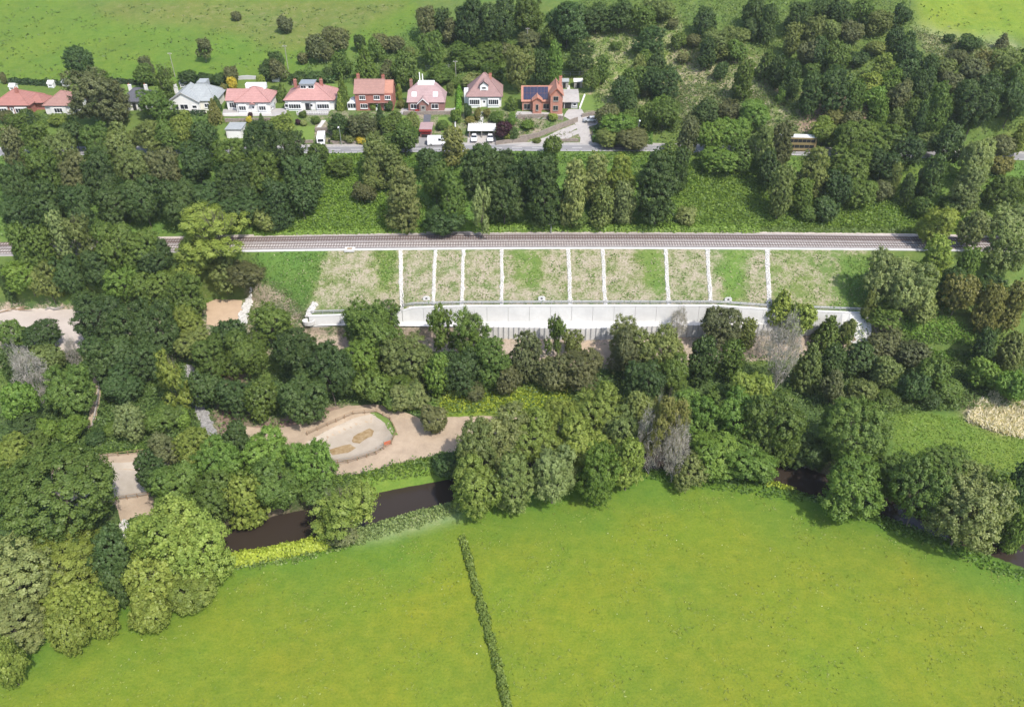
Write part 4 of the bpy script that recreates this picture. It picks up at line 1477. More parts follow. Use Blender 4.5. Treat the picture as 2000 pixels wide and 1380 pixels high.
# ---------------------------------------------------------------- hedges, ferns, reeds, rough growth
def scatter(name, poly, n_m2, size, color, hgt=.5, hump=.5, hs=2.2, label=None, px=True, kind='stuff', spread=1, upright=.3, seed=1, parent=None, avoid=None, cat=None, patchy=None):
    g = np.random.default_rng(seed * 17 + 3)
    W = [gxy(*p) for p in poly] if px else poly
    xs_ = [p[0] for p in W]; ys_ = [p[1] for p in W]
    area = (max(xs_) - min(xs_)) * (max(ys_) - min(ys_)); n = int(area * n_m2)
    x = g.uniform(min(xs_), max(xs_), n); y = g.uniform(min(ys_), max(ys_), n)
    x2 = x + .7 * noise(x, y, 1.5, 5); y2 = y + .7 * noise(x, y, 1.5, 6)
    k = inpoly(x2, y2, W)
    if patchy is not None: k &= (noise(x, y, patchy[0], seed) + .35 * noise(x, y, patchy[0] / 3, seed + 1) > patchy[1])
    if avoid is not None: k &= avoid(x, y)
    x, y = x[k], y[k]; n = len(x)
    if n == 0: return None
    hh = hump * (.5 + .5 * noise(x, y, hs, seed)); z = T(x, y) + np.maximum(hh, 0) + hgt * g.random(n) ** 1.5
    P = np.stack([x, y, z], 1)
    e = .3
    gxn = -(np.maximum(hump * (.5 + .5 * noise(x + e, y, hs, seed)), 0) - np.maximum(hh, 0)) / e
    gyn = -(np.maximum(hump * (.5 + .5 * noise(x, y + e, hs, seed)), 0) - np.maximum(hh, 0)) / e
    nv = np.stack([gxn, gyn, np.ones(n)], 1) * (1 - upright) + g.normal(size=(n, 3)) * .5
    tint = np.clip(.5 + .35 * noise(x, y, 1.2, 4) * .8 + .4 * (g.random(n) - .5), 0, 1)
    me = quads_mesh(name, leafquads(P, nv, size, g, spread * 1.4, name == 'reed_bed'), tint, MT['leaf'])
    o = link(name, me, None, parent); o.color = (*color, 1)
    if kind: o['kind'] = kind
    if label: tag(o, label, cat)
    return o
def hedge(name, pts, w, h, color, label, size=.3, dens_=26, seed=1, cat='hedge', gap=None):
    """a hedge that follows a line on the land: leaf sprays over a lumpy ridge"""
    W = np.array([gxy(*p) for p in pts]); W = dens(W, .5); g = np.random.default_rng(seed)
    tgv = np.gradient(W, axis=0); tgv /= np.linalg.norm(tgv, axis=1, keepdims=True) + 1e-9; nvv = np.stack([-tgv[:, 1], tgv[:, 0]], 1)
    Ltot = len(W) * .5; n = int(Ltot * (w + 2 * h) * dens_)
    i = g.integers(0, len(W), n); u = g.uniform(-1, 1, n)
    wob = 1 + (.45 if gap else .25) * noise(W[i, 0], W[i, 1], 1.3, seed) + .18 * noise(W[i, 0], W[i, 1], .5, seed + 3)
    if gap: 
        k = g.random(n) < np.clip(.9 + gap * noise(W[i, 0], W[i, 1], 1.1, seed + 9), .25, 1); i, u, wob = i[k], u[k], wob[k]; n = len(i)
    ang = u * 1.75; xx = np.sin(ang) * w / 2 * wob; zz = np.maximum(np.cos(ang), -.1) * h * wob
    rr = g.uniform(.75, 1.05, n)
    x = W[i, 0] + nvv[i, 0] * xx * rr + tgv[i, 0] * g.uniform(-.3, .3, n); y = W[i, 1] + nvv[i, 1] * xx * rr + tgv[i, 1] * g.uniform(-.3, .3, n)
    z = T(x, y) + np.maximum(zz * rr, .05)
    nv = np.stack([nvv[i, 0] * np.sin(ang), nvv[i, 1] * np.sin(ang), np.cos(ang) + .2], 1) + g.normal(size=(n, 3)) * .4
    tint = np.clip(.5 + .3 * noise(x, y, .9, 3) + .5 * (g.random(n) - .5), 0, 1)
    c = W[len(W) // 2]; org = np.array([c[0], c[1], float(T(c[0], c[1]))])
    me = quads_mesh(name, leafquads(np.stack([x, y, z], 1) - org, nv, size, g), tint, MT['leaf'])
    o = link(name, me, None, None, tuple(org)); o.color = (*color, 1); tag(o, label, cat); return o
FC = (.105, .235, .022)
offrail = lambda x, y: (y < lineY(8, x) - .4) & (y > lineY(7, x) + .9)
scatter('fern_cover', [(470, 465), (520, 440), (590, 400), (625, 305), (720, 303), (780, 330), (830, 400), (830, 453), (600, 458)], 14.4, 0.37, (.165, .26, .030), .4, 1.0, 1.6, avoid=offrail, seed=2)
scatter('fern_cover', [(1290, 452), (1330, 330), (1400, 320), (1500, 372), (1620, 400), (1780, 390), (1960, 440), (1990, 468), (1800, 457), (1400, 453)], 12.6, 0.37, (.155, .235, .030), .4, 1.0, 1.6, avoid=offrail, seed=3)
scatter('undergrowth', [(-100, 300), (1300, 300), (2100, 318), (2100, 470), (1300, 452), (-100, 480)], 2.9, 0.41, (.11, .175, .04), .6, 1.6, 1.8, avoid=offrail, seed=4)
scatter('verge_growth', [(610, 302), (1300, 299), (1300, 330), (1090, 318), (940, 322), (700, 325)], 10.8, 0.33, (.155, .25, .036), .4, .7, 1.5, avoid=offrail, seed=5)
hedge('hedge', [(500, 457), (700, 453.5), (830, 451)], 2.0, 1.2, (.17, .265, .036), 'low bright green fern hedge along the railway, left of the dark bushes', .35, 20, 3)
hedge('hedge', [(925, 449.5), (1100, 448.5), (1300, 449.5), (1480, 450.5)], 2.4, 1.7, (.17, .265, .036), 'long bright green bramble hedge between railway and dark trees', .35, 20, 4)
hedge('hedge', [(1480, 448), (1600, 449), (1790, 451)], 1.8, 1.1, (.125, .19, .036), 'duller green bramble hedge along the right part of the railway', .35, 20, 5)
# hill scrub and grass tufts
scatter('hill_scrub', [(815, 50), (1130, 20), (1130, 150), (1000, 165), (820, 160), (560, 168), (600, 130), (720, 110)], 4.0, 0.41, (.105, .165, .042), .6, 1.6, 2.0, seed=6, patchy=(6, -.4))
scatter('hill_scrub', [(1130, -20), (1760, -20), (1800, 60), (2060, 110), (2060, 300), (1560, 285), (1300, 280), (1165, 262), (1160, 200)], 3.4, 0.44, (.115, .165, .046), .6, 1.7, 2.2, seed=7, patchy=(8, -.5))
scatter('hill_scrub', [(1240, 160), (1560, 190), (1560, 260), (1280, 262)], 7.2, 0.37, (.12, .16, .055), .5, 1.3, 1.9, seed=8, patchy=(5, -.3))
scatter('dry_grass', [(1150, 40), (1330, 20), (1400, 160), (1560, 200), (1420, 240), (1180, 210)], 1.6, .4, (.27, .25, .12), .3, .2, 1.5, seed=9, patchy=(5, .2), upright=.8)
scatter('dry_grass', [(1785, 60), (1880, 85), (2000, 100), (1990, 130), (1860, 120), (1800, 100)], 5, .4, (.24, .24, .12), .4, .5, 1.5, seed=10, upright=.8)
MEAD = [gxy(*q) for q in [(1730, 805), (2300, 805), (2300, 1000), (1900, 905), (1730, 895)]]
# low growth across the flat ground
notrack = None
TRK = [[gxy(*p) for p in q] for q in ([(468, 832), (540, 838), (610, 822), (640, 805), (680, 792), (735, 790), (780, 800), (820, 818), (935, 812), (1190, 818), (1190, 852), (940, 872), (880, 884), (800, 900), (700, 925), (640, 930), (600, 900), (560, 870), (470, 860)],
    [(100, 890), (195, 888), (290, 884), (340, 880), (345, 1000), (262, 1012), (236, 1024), (226, 985), (160, 990), (100, 985)], [(-200, 605), (165, 600), (182, 616), (165, 690), (100, 700), (0, 665), (-200, 665)], [(400, 586), (490, 570), (490, 640), (400, 645)],
    [(180, 720), (196, 720), (200, 770), (193, 810), (180, 840), (165, 838), (176, 790)], [(360, 710), (380, 712), (382, 765), (398, 782), (432, 850), (396, 858)], [(560, 625), (1750, 612), (1750, 665), (1200, 715), (1050, 705), (900, 672), (560, 655)])]
def clear(x, y):
    k = np.ones(len(x), bool)
    for t in TRK: k &= ~inpoly(x, y, t)
    d, s = segdist(x, y, RIV)
    return k & (d > river_hw(x) + .3)
scatter('undergrowth', [(-100, 690), (600, 690), (1750, 655), (2100, 680), (2100, 1030), (1600, 930), (1270, 885), (900, 940), (600, 1000), (100, 1150), (-100, 1150)], 4.7, 0.37, (.105, .165, .04), .6, 1.7, 2.0, avoid=lambda x, y: clear(x, y) & ~inpoly(x, y, MEAD), seed=11)
scatter('undergrowth', [(1580, 660), (2050, 660), (2050, 800), (1880, 800), (1740, 812), (1600, 800)], 8.1, 0.37, (.12, .175, .04), .6, 1.1, 2.0, seed=12)
scatter('fern_patch', [(1750, 645), (1785, 610), (1850, 622), (1915, 650), (1925, 695), (1870, 710), (1790, 690)], 18.0, 0.37, (.15, .26, .034), .5, 1.0, 1.5, seed=13)
scatter('nettle_patch', [(860, 780), (880, 765), (940, 772), (1020, 765), (1060, 752), (1100, 752), (1120, 775), (1110, 800), (860, 808)], 16.2, 0.33, (.30, .36, .03), .5, .9, 1.6, avoid=clear, seed=14)
scatter('nettle_patch', [(700, 745), (760, 760), (850, 790), (870, 812), (800, 806), (740, 788), (690, 780)], 14.4, 0.33, (.155, .25, .036), .5, .8, 1.6, avoid=clear, seed=15)
scatter('river_bank_grass', [(650, 925), (720, 905), (880, 872), (905, 890), (890, 950), (730, 968), (650, 985)], 12, .42, (.14, .21, .03), .45, .25, 1.5, avoid=clear, seed=16, upright=.7)
scatter('meadow_grass', [(1740, 800), (2060, 835), (2060, 955), (1900, 905), (1740, 890)], 7, .28, (.16, .23, .034), .12, .2, 2, seed=17, upright=.6)
scatter('reed_bed', [(1885, 822), (1905, 790), (1945, 768), (1960, 790), (2050, 775), (2050, 862), (1960, 850)], 45, .20, (.60, .53, .40), .9, .5, 1.6, seed=18, upright=.95, spread=4.0)
scatter('undergrowth', [(90, 690), (400, 690), (400, 880), (190, 885), (90, 880)], 12.6, 0.33, (.09, .15, .03), .5, .9, 1.7, avoid=clear, seed=19)
scatter('nettle_patch', [(170, 862), (240, 850), (290, 868), (330, 860), (330, 880), (190, 888)], 18.0, 0.33, (.155, .25, .036), .4, .5, 1.5, avoid=clear, seed=20)
hedge('hedge', [(446, 1098), (520, 1085), (600, 1069), (642, 1060)], 3.2, 1.9, (.30, .36, .03), 'bright lime hedge on the near bank of the shaded river reach', .36, 26, 6)
scatter('bank_weeds', [(450, 1085), (560, 1075), (640, 1060), (690, 1045), (700, 1065), (600, 1095), (500, 1112), (450, 1115)], 13, .38, (.17, .235, .06), .5, .4, 1.4, seed=21, upright=.6)
scatter('bank_reeds', [(690, 1040), (715, 1015), (800, 995), (890, 972), (900, 1000), (820, 1028), (760, 1045), (700, 1068)], 20, .36, (.20, .26, .085), .6, .3, 1.4, avoid=clear, seed=22, upright=.8)
hedge('reed_fringe', [(712, 1018), (760, 1006), (820, 990), (888, 970)], .8, .5, (.38, .38, .26), 'pale dead reed fringe along the near edge of the open pool', .3, 40, 7, 'reeds')
scatter('lime_herbs', [(1490, 938), (1530, 940), (1570, 948), (1600, 955), (1590, 965), (1540, 958), (1490, 950)], 14, .4, (.28, .34, .03), .7, .6, 1.3, seed=23)
scatter('bank_grass', [(1240, 910), (1320, 900), (1500, 940), (1620, 960), (1900, 1075), (2060, 1140), (2060, 1160), (1880, 1095), (1600, 985), (1450, 965), (1250, 935)], 6, .4, (.10, .172, .032), .4, .3, 1.5, avoid=clear, seed=24, upright=.6)
# field hedge
hedge('hedge', [(903, 1052), (912, 1082), (928, 1140), (945, 1200), (962, 1265), (978, 1320), (993, 1390), (1010, 1460)], 1.6, 1.0, (.15, .205, .035), 'thin straggly hedge dividing the big bright green field', .27, 30, 8, gap=1.1)
g_ = np.random.default_rng(3)
# grass tufts, thistles and daisies of the field
fieldpoly = [(-100, 1420), (-100, 1330), (0, 1330), (240, 1240), (460, 1130), (700, 1075), (890, 1015), (1250, 945), (1600, 975), (1900, 1095), (2100, 1180), (2100, 1420)]
scatter('field_tussocks', fieldpoly, .8, .30, (.135, .185, .032), .03, .02, 3, seed=25, patchy=(3, .5), upright=.1, spread=1.3)
scatter('field_tussocks', fieldpoly, 1.6, .26, (.19, .225, .045), .05, .02, 3, seed=26, patchy=(7, .1), upright=.2, spread=1.6)
scatter('daisies', fieldpoly, .035, .18, (.7, .7, .6), .15, .02, 3, seed=27, patchy=(9, .1), upright=.1, spread=.7)
hillpoly = [(-50, 5), (820, 5), (800, 60), (600, 110), (430, 150), (0, 150)]
scatter('hill_tussocks', hillpoly, .6, .5, (.085, .13, .032), .2, .05, 3, seed=28, patchy=(6, .15), upright=.2, spread=1.5)
scatter('hill_tussocks', [(1800, 5), (2060, 5), (2060, 95), (1900, 72), (1810, 60)], .25, .5, (.12, .16, .035), .2, .05, 3, seed=29, patchy=(6, .1), upright=.2, spread=1.5)
# thin grass and weeds on the new bank
bank = [(512, 494), (1715, 490), (1720, 608), (1500, 603), (790, 598), (615, 612), (590, 600), (540, 560)]
dr = [(gxy(x0, y0 + 2), gxy(x1, y1 - 3)) for x0, y0, x1, y1, w in drains]
def offdrain(x, y):
    k = np.ones(len(x), bool)
    for a, b in dr:
        d, s = segdist(x, y, [a, b]); k &= d > .8
    return k
scatter('bank_grass', bank, 5.0, .32, (.125, .21, .04), .15, .05, 2, avoid=offdrain, seed=30, patchy=(3.2, .12), upright=.5)
scatter('bank_grass', bank, 2.2, .3, (.33, .30, .19), .15, .05, 2, avoid=offdrain, seed=31, patchy=(2.2, .05), upright=.6)
scatter('bank_grass', [(514, 496), (640, 492), (622, 560), (600, 600), (560, 602), (528, 560), (506, 522)], 9, .30, (.098, .18, .032), .2, .1, 2, seed=32, upright=.6)
scatter('bank_grass', [(735, 490), (775, 490), (772, 540), (765, 570), (740, 560)], 10, .32, (.11, .18, .036), .15, .05, 2, avoid=offdrain, seed=33, upright=.5)
scatter('bank_grass', [(1655, 500), (1725, 498), (1725, 612), (1650, 606)], 7, .30, (.11, .18, .034), .2, .1, 2, seed=34, upright=.6)
scatter('weeds', [(485, 560), (530, 540), (575, 580), (600, 610), (600, 645), (480, 645), (492, 580)], 7, .34, (.15, .175, .07), .3, .15, 2, seed=35, upright=.6)
scatter('weeds', [(420, 500), (510, 495), (520, 560), (480, 572), (420, 570)], 10, .4, (.10, .155, .035), .4, .5, 1.6, seed=36)
# hedges round the houses
hedge('hedge', [(20, 162), (80, 166), (130, 166)], 2.2, 1.7, (.035, .07, .022), 'dark hedge behind the red roofed bungalow at the foot of the hill', .4, 16, 11)
hedge('hedge', [(205, 160), (255, 164), (305, 166)], 1.8, 1.5, (.04, .065, .025), 'dark low hedge behind the slate roofed bungalow', .4, 16, 12)
hedge('hedge', [(385, 160), (440, 162)], 2.4, 2.4, (.028, .07, .025), 'clipped dark green hedge behind the grey roofed white house', .4, 18, 13)
hedge('hedge', [(568, 158), (620, 160), (655, 160)], 2.4, 2.2, (.045, .10, .024), 'dark leafy hedge behind the pink roofed bungalow with dormer', .4, 18, 14)
hedge('hedge', [(340, 224), (400, 225)], 1.6, 1.5, (.03, .06, .02), 'dark hedge along the terrace of the grey roofed white house', .35, 18, 15)
hedge('hedge', [(893, 240), (896, 215), (897, 185), (900, 165)], 1.8, 2.0, (.15, .30, .03), 'tall bright hedge climbing between the mauve roofed and tall hipped houses', .36, 20, 16)
hedge('hedge', [(835, 152), (880, 153)], 1.6, 1.5, (.10, .17, .05), 'rough green hedge behind the mauve roofed bungalow', .36, 18, 17)
hedge('hedge', [(1160, 268), (1210, 272), (1272, 276)], 4.5, 2.2, (.09, .17, .03), 'broad roadside hedge right of the driveway mouth', .42, 15, 18)

# garden planting between the terraces and the road
gp = [(640, 226), (800, 226), (800, 262), (700, 276), (640, 262)]
gp2 = [(905, 222), (1005, 222), (1085, 232), (1080, 246), (1010, 270), (970, 268), (968, 248), (905, 246)]
gp3 = [(440, 240), (570, 236), (575, 262), (480, 262), (440, 244)]
for i, (q, c_, t_) in enumerate([(gp, (.09, .15, .035), -.1), (gp2, (.085, .14, .035), 0), (gp3, (.10, .15, .04), 0), (gp2, (.20, .22, .05), .45), (gp, (.17, .13, .07), .5), (gp3, (.16, .11, .08), .4), (gp2, (.16, .10, .09), .5)]):
    scatter('garden_plants', q, 7, .34, c_, .5, .5, 1.2, seed=60 + i, patchy=(1.6, t_), upright=.5)
scatter('garden_plants', [(335, 225), (436, 228), (440, 240), (330, 240)], 6, .36, (.09, .15, .035), .5, .8, 1.3, seed=70)
scatter('garden_plants', [(-40, 226), (150, 226), (150, 246), (-40, 250)], 6, .36, (.085, .14, .035), .5, .8, 1.3, seed=71)
scatter('garden_plants', [(1060, 262), (1124, 256), (1126, 270), (1095, 284)], 5, .3, (.15, .17, .06), .3, .3, 1.3, seed=72, patchy=(1.5, -.1))
scatter('garden_plants', [(640, 283), (716, 284), (716, 272), (645, 268)], 8, .34, (.09, .15, .035), .4, .6, 1.0, seed=73, patchy=(1.5, -.2))

# ---------------------------------------------------------------- road
yr0, yr1 = lineY(8, XR), lineY(9, XR); zr0, zr1 = np.interp(XR, *[L[8][i] for i in (0, 2)]), np.interp(XR, *[L[9][i] for i in (0, 2)])
def rz_(x, y):
    a, b = float(np.interp(x, XR, yr0)), float(np.interp(x, XR, yr1)); t = min(1, max(0, (y - a) / (b - a)))
    return float(np.interp(x, XR, zr0)) * (1 - t) + float(np.interp(x, XR, zr1)) * t
ribbon('road', XR, yr0 + .2, yr1 - 1.7, zr0 + .12, MT['asphalt'], z1=zr1 + .11, kind='structure')
o = sweep_box('kerb', XR, lambda x: np.interp(x, XR, yr1) - 1.62, lambda x: rz_(x, float(np.interp(x, XR, yr1)) - 1.6) - .05, .16, .26, MT['concrete_grey']); o['kind'] = 'structure'
ribbon('pavement', XR, yr1 - 1.54, yr1 + .25, zr1 + .20, MT['paving'], z1=zr1 + .20, kind='structure')
MT['paint'] = solid('paint', (.75, .74, .70), (.6, .6, .56), 3, .8, 0)
o = ribbon('road_edge_line', XR, yr0 + .55, yr0 + .70, zr0 + .135, MT['paint'], z1=zr0 + .135, kind='structure')
mbl = MB()
for x in np.arange(-120, 120, 6.0):
    y = float(np.interp(x, XR, (yr0 + yr1) / 2)) - .6; z = rz_(x, y) + .135
    mbl.poly([(x, y, z), (x + 3, y, z), (x + 3, y + .13, z), (x, y + .13, z)], [(0, 1, 2, 3)])
o = link('centre_line', mbl.mesh('centre_line', MT['paint'])); o['kind'] = 'structure'
sheet('lay_by', [(818, 288), (818, 268), (868, 266), (872, 288)], MT['asphalt'], dz=.22, jag=.05)
sheet('driveway', [(1062, 286), (1090, 268), (1128, 254), (1122, 240), (1102, 228), (1110, 214), (1136, 214), (1142, 226), (1168, 232), (1166, 244), (1150, 248), (1156, 276), (1165, 288), (1130, 288), (1134, 270), (1130, 262), (1100, 276), (1092, 288)], MT['paving'], dz=.12, jag=.15, step=.9)
sheet('driveway', [(998, 288), (1030, 280), (1062, 270), (1100, 252), (1122, 244), (1130, 250), (1095, 268), (1070, 286)], MT['paving'], dz=.14, jag=.15, step=.9)
sheet('forecourt', [(912, 284), (914, 262), (966, 262), (972, 284)], MT['paving'], dz=.2, jag=.05)
sheet('lawn', [(576, 276), (580, 248), (616, 246), (612, 276)], MT['lawn'], dz=.1, jag=.15)
sheet('lawn', [(856, 244), (856, 230), (884, 228), (882, 258), (862, 260)], MT['lawn'], dz=.1, jag=.2)
sheet('lawn', [(782, 228), (818, 226), (820, 260), (790, 262)], MT['lawn'], dz=.1, jag=.2)
sheet('lawn', [(1130, 216), (1128, 186), (1165, 186), (1190, 216)], MT['lawn'], dz=.1, jag=.3)
sheet('lawn', [(236, 178), (270, 176), (282, 162), (240, 164)], MT['lawn'], dz=.15, jag=.3)
sheet('lawn', [(625, 166), (660, 164), (664, 188), (632, 190)], MT['lawn'], dz=.15, jag=.3)
sheet('terrace', [(434, 228), (436, 214), (560, 212), (560, 228)], MT['paving'], dz=.1, jag=.1)
sheet('terrace', [(780, 224), (785, 212), (890, 212), (888, 224)], MT['paving'], dz=.1, jag=.1)
sheet('terrace', [(1005, 230), (1010, 218), (1100, 222), (1100, 234)], MT['paving'], dz=.1, jag=.1)

# ---------------------------------------------------------------- houses
def ppm(px, py):
    return FPX / ground(px, py)[3]
def window(parent, cx, z, w, h, n=2, y=0.0, frame='upvc', depth=.10, face='front', cross=False, label=None):
    """window frame with its panes; face: front (-y) or right (+x)"""
    t = .11; mb = MB()
    for a in (-w / 2 + t / 2, w / 2 - t / 2): mb.box(a, 0, 0, t, depth, h)
    mb.box(0, 0, 0, w - 2 * t, depth, t); mb.box(0, 0, h - t, w - 2 * t, depth, t)
    for k in range(1, n): mb.box(-w / 2 + w * k / n, 0, t, t * .8, depth * .9, h - 2 * t)
    if cross: mb.box(0, 0, h * .66, w - 2 * t, depth * .8, t * .6)
    rz = {'front': 0, 'right': math.pi / 2, 'left': -math.pi / 2, 'back': math.pi}[face]
    loc = (cx, y - depth / 2 - .002, z) if face == 'front' else (y + depth / 2 + .002, cx, z) if face == 'right' else (y - depth / 2 - .002, cx, z)
    f = mb.build('window', MT[frame], parent, loc, rz)
    if label: f['label'] = label
    MB().box(0, .01, t * .8, w - 1.6 * t, depth * .5, h - 1.6 * t).build('pane', MT['glass'], f)
    MB().box(0, -.05, -.10, w + .14, depth + .14, .09).build('sill', MT[frame], f)
    return f
def door(parent, cx, z, w=.95, h=2.05, y=0.0, m='upvc'):
    f = MB().box(-w / 2, 0, 0, .09, .1, h).box(w / 2, 0, 0, .09, .1, h).box(0, 0, h, w + .09, .1, .09).box(0, .02, 0, w - .09, .05, h).build('door', MT[m], parent, (cx, y - .052, z))
    MB().box(0, -.03, h * .55, w * .5, .03, h * .32).build('pane', MT['glass'], f)
def hip(parent, x0, x1, y0, y1, z, rise, m, over=.45, ridge=None, along_='x', label=None):
    """hipped roof with eaves of its own thickness"""
    a0, a1, b0, b1 = x0 - over, x1 + over, y0 - over, y1 + over; t = .18
    w, d = a1 - a0, b1 - b0
    if along_ == 'x': r = max(.4, w - d if ridge is None else ridge); R0, R1 = ((a0 + a1) / 2 - r / 2, (b0 + b1) / 2), ((a0 + a1) / 2 + r / 2, (b0 + b1) / 2)
    else: r = max(.4, d - w if ridge is None else ridge); R0, R1 = ((a0 + a1) / 2, (b0 + b1) / 2 - r / 2), ((a0 + a1) / 2, (b0 + b1) / 2 + r / 2)
    V = [(a0, b0, z), (a1, b0, z), (a1, b1, z), (a0, b1, z), (a0, b0, z + t), (a1, b0, z + t), (a1, b1, z + t), (a0, b1, z + t), (*R0, z + rise), (*R1, z + rise)]
    F = [(3, 2, 1, 0), (0, 1, 5, 4), (1, 2, 6, 5), (2, 3, 7, 6), (3, 0, 4, 7)]
    F += [(4, 5, 9, 8), (5, 6, 9), (6, 7, 8, 9), (7, 4, 8)] if along_ == 'x' else [(4, 5, 8), (5, 6, 9, 8), (6, 7, 9), (7, 4, 8, 9)]
    o = MB().poly(V, F).build('roof', MT[m], parent)
    rc = MB(); cs = [V[4], V[5], V[6], V[7]]; ends = ([8, 9, 9, 8] if along_ == 'x' else [8, 8, 9, 9])
    for c, e in zip(cs, ends): rc.tube(Vector(c) + Vector((0, 0, .05)), Vector(V[e]) + Vector((0, 0, .05)), .11, .11, 5)
    rc.tube(Vector(V[8]) + Vector((0, 0, .05)), Vector(V[9]) + Vector((0, 0, .05)), .13, .13, 5)
    rc.build('ridge_tiles', MT[m], o)
    gt = MB().box((a0 + a1) / 2, b0 - .06, z + .02, w, .12, .12).build('gutter', MT['dark'], o)
    return o
def gable(parent, x0, x1, y0, y1, z, rise, m, over=.35, along_='x', wall_m=None, fascia='upvc'):
    a0, a1, b0, b1 = x0 - over, x1 + over, y0 - over, y1 + over; t = .16
    if along_ == 'x':
        yc = (b0 + b1) / 2; prof = [(b0, z), (yc, z + rise), (b1, z), (b1, z + t), (yc, z + rise + t * 1.3), (b0, z + t)]
        o = MB().prism(prof, a0, a1, 'x').build('roof', MT[m], parent)
        if wall_m:
            for xx in (x0, x1 - .25): MB().prism([(y0 + .02, z + .001), (y1 - .02, z + .001), ((y0 + y1) / 2, z + rise * (y1 - y0) / (b1 - b0) - .02)], xx, xx + .25, 'x').build('gable_wall', MT[wall_m], parent)
        MB().tube((a0, yc, z + rise + t * 1.2), (a1, yc, z + rise + t * 1.2), .13, .13, 5).build('ridge_tiles', MT[m], o)
    else:
        xc = (a0 + a1) / 2; prof = [(a0, z), (xc, z + rise), (a1, z), (a1, z + t), (xc, z + rise + t * 1.3), (a0, z + t)]
        o = MB().prism(prof, b0, b1, 'y').build('roof', MT[m], parent)
        if wall_m:
            MB().prism([(x0 + .02, z + .001), (x1 - .02, z + .001), ((x0 + x1) / 2, z + rise * (x1 - x0) / (a1 - a0) - .02)], y0, y0 + .25, 'y').build('gable_wall', MT[wall_m], parent)
        V = [(a0, z - .05), (xc, z + rise - .05), (a1, z - .05), (a1, z + t), (xc, z + rise + t * 1.35), (a0, z + t)]
        MB().prism(V, b0 - .08, b0 - .01, 'y').build('bargeboard', MT[fascia], o)
        MB().tube((xc, b0, z + rise + t * 1.2), (xc, b1, z + rise + t * 1.2), .13, .13, 5).build('ridge_tiles', MT[m], o)
    return o
def chimney(parent, x, y, z0, z1, m='brick_red', pots=2, w=.7):
    c = MB().box(x, y, z0, w * 1.3, w, z1 - z0).box(x, y, z1, w * 1.45, w * 1.15, .12).build('chimney', MT[m], parent)
    for k in range(pots): MB().tube((x - .25 + .5 * k, y, z1 + .1), (x - .25 + .5 * k, y, z1 + .55), .13, .11, 8).build('chimney_pot', MT['terracotta'], c)
def house(px0, px1, py, label, cat='house', name='house', rz=0.0, set_=0.0):
    g0 = ground((px0 + px1) / 2, py); s = FPX / g0[3]; w = (px1 - px0) / s
    # sit level: lowest ground under the front
    z = float(min(T(g0[0] - w / 2, g0[1]), T(g0[0] + w / 2, g0[1]), g0[2]))
    r = empty(name, (g0[0], g0[1], z), rz); tag(r, label, cat); return r, w
def body(r, x0, x1, y0, y1, h, m, z0=-1.5, part='wall'):
    return MB().box((x0 + x1) / 2, (y0 + y1) / 2, z0, x1 - x0, y1 - y0, h - z0).build(part, MT[m], r)

# 1 red roofed bungalow at the left edge
r, w = house(-8, 62, 224, 'red roofed brick bungalow at the left edge with two wide bay windows')
body(r, -w/2, w/2, 0, 10, 2.9, 'brick_red'); hip(r, -w/2, w/2, 0, 10, 2.9, 3.4, 'roof_red', ridge=1.2)
body(r, w/2, w/2 + 2.6, 4.0, 9, 2.5, 'brick_red', part='side_extension'); hip(r, w/2 - 1.5, w/2 + 2.6, 3.6, 9, 2.5, 2.2, 'roof_red')
for cx in (-w*.27, w*.27):
    body(r, cx - 1.9, cx + 1.9, -.5, .1, 2.55, 'render_white', z0=-.6, part='bay'); window(r, cx, .75, 3.4, 1.5, 4, -.5)
door(r, 0, .2); window(r, 6.5, 1, 1.4, 1.2, 2, w/2 + 2.6, face='right'); chimney(r, w*.1, 4.0, 4.6, 6.9, 'brick_red')
# 2 brown bungalow half hidden
r, w = house(92, 150, 224, 'brown roofed white bungalow half hidden by a big olive tree')
body(r, -w/2, w/2, 0, 9, 2.8, 'render_white'); hip(r, -w/2, w/2, 0, 9, 2.8, 3.3, 'roof_rust', ridge=1.0)
body(r, -w*.30, w*.22, -.5, .1, 2.5, 'render_white', z0=-.6, part='bay'); window(r, -w*.04, .8, 2.6, 1.5, 3, -.5); door(r, w*.38, .1)
# 3 slate roof
r, w = house(240, 292, 216, 'small white bungalow with dark slate hipped roof and two white chimneys')
body(r, -w/2, w/2, 0, 8.5, 2.8, 'render_white'); hip(r, -w/2, w/2, 0, 8.5, 2.8, 3.0, 'roof_slate', ridge=1.6)
chimney(r, -w*.3, 5.5, 3.5, 6.3, 'render_white', 1); chimney(r, w*.3, 5.5, 3.5, 6.3, 'render_white', 1)
window(r, -w*.28, .8, 1.7, 1.4, 2, 0); window(r, w*.2, .8, 1.7, 1.4, 2, 0); door(r, -w*.02, .1, m='dark')
# 4 white gabled
r, w = house(337, 424, 216, 'white rendered bungalow with grey slate roofs and a wide front gable')
body(r, -w/2, w*.16, -1.6, 8, 3.2, 'render_white'); gable(r, -w/2, w*.16, -1.6, 8, 3.2, 2.9, 'roof_grey', along_='y', wall_m='render_white', fascia='greywood')
body(r, w*.16, w/2, 0, 9, 3.0, 'cream', part='side_wing'); hip(r, -w*.25, w/2, .2, 10.5, 3.0, 3.7, 'roof_grey', ridge=3.2)
window(r, -w*.36, 1.0, 2.0, 1.6, 2, -1.6); window(r, -w*.17, 1.0, 2.5, 1.6, 2, -1.6); window(r, w*.06, 1.3, 1.5, 1.0, 1, -1.6)
window(r, w*.30, 1.0, 1.6, 1.3, 2, 0); chimney(r, -w*.44, 4.5, 3.4, 6.8, 'render_white', 1, .8)
body(r, w*.02, w*.22, 5.6, 9.6, 7.1, 'roof_grey', z0=5.2, part='dormer'); MB().box(w*.12, 4.2, 4.9, .8, .1, .9).build('rooflight', MT['upvc'], r)
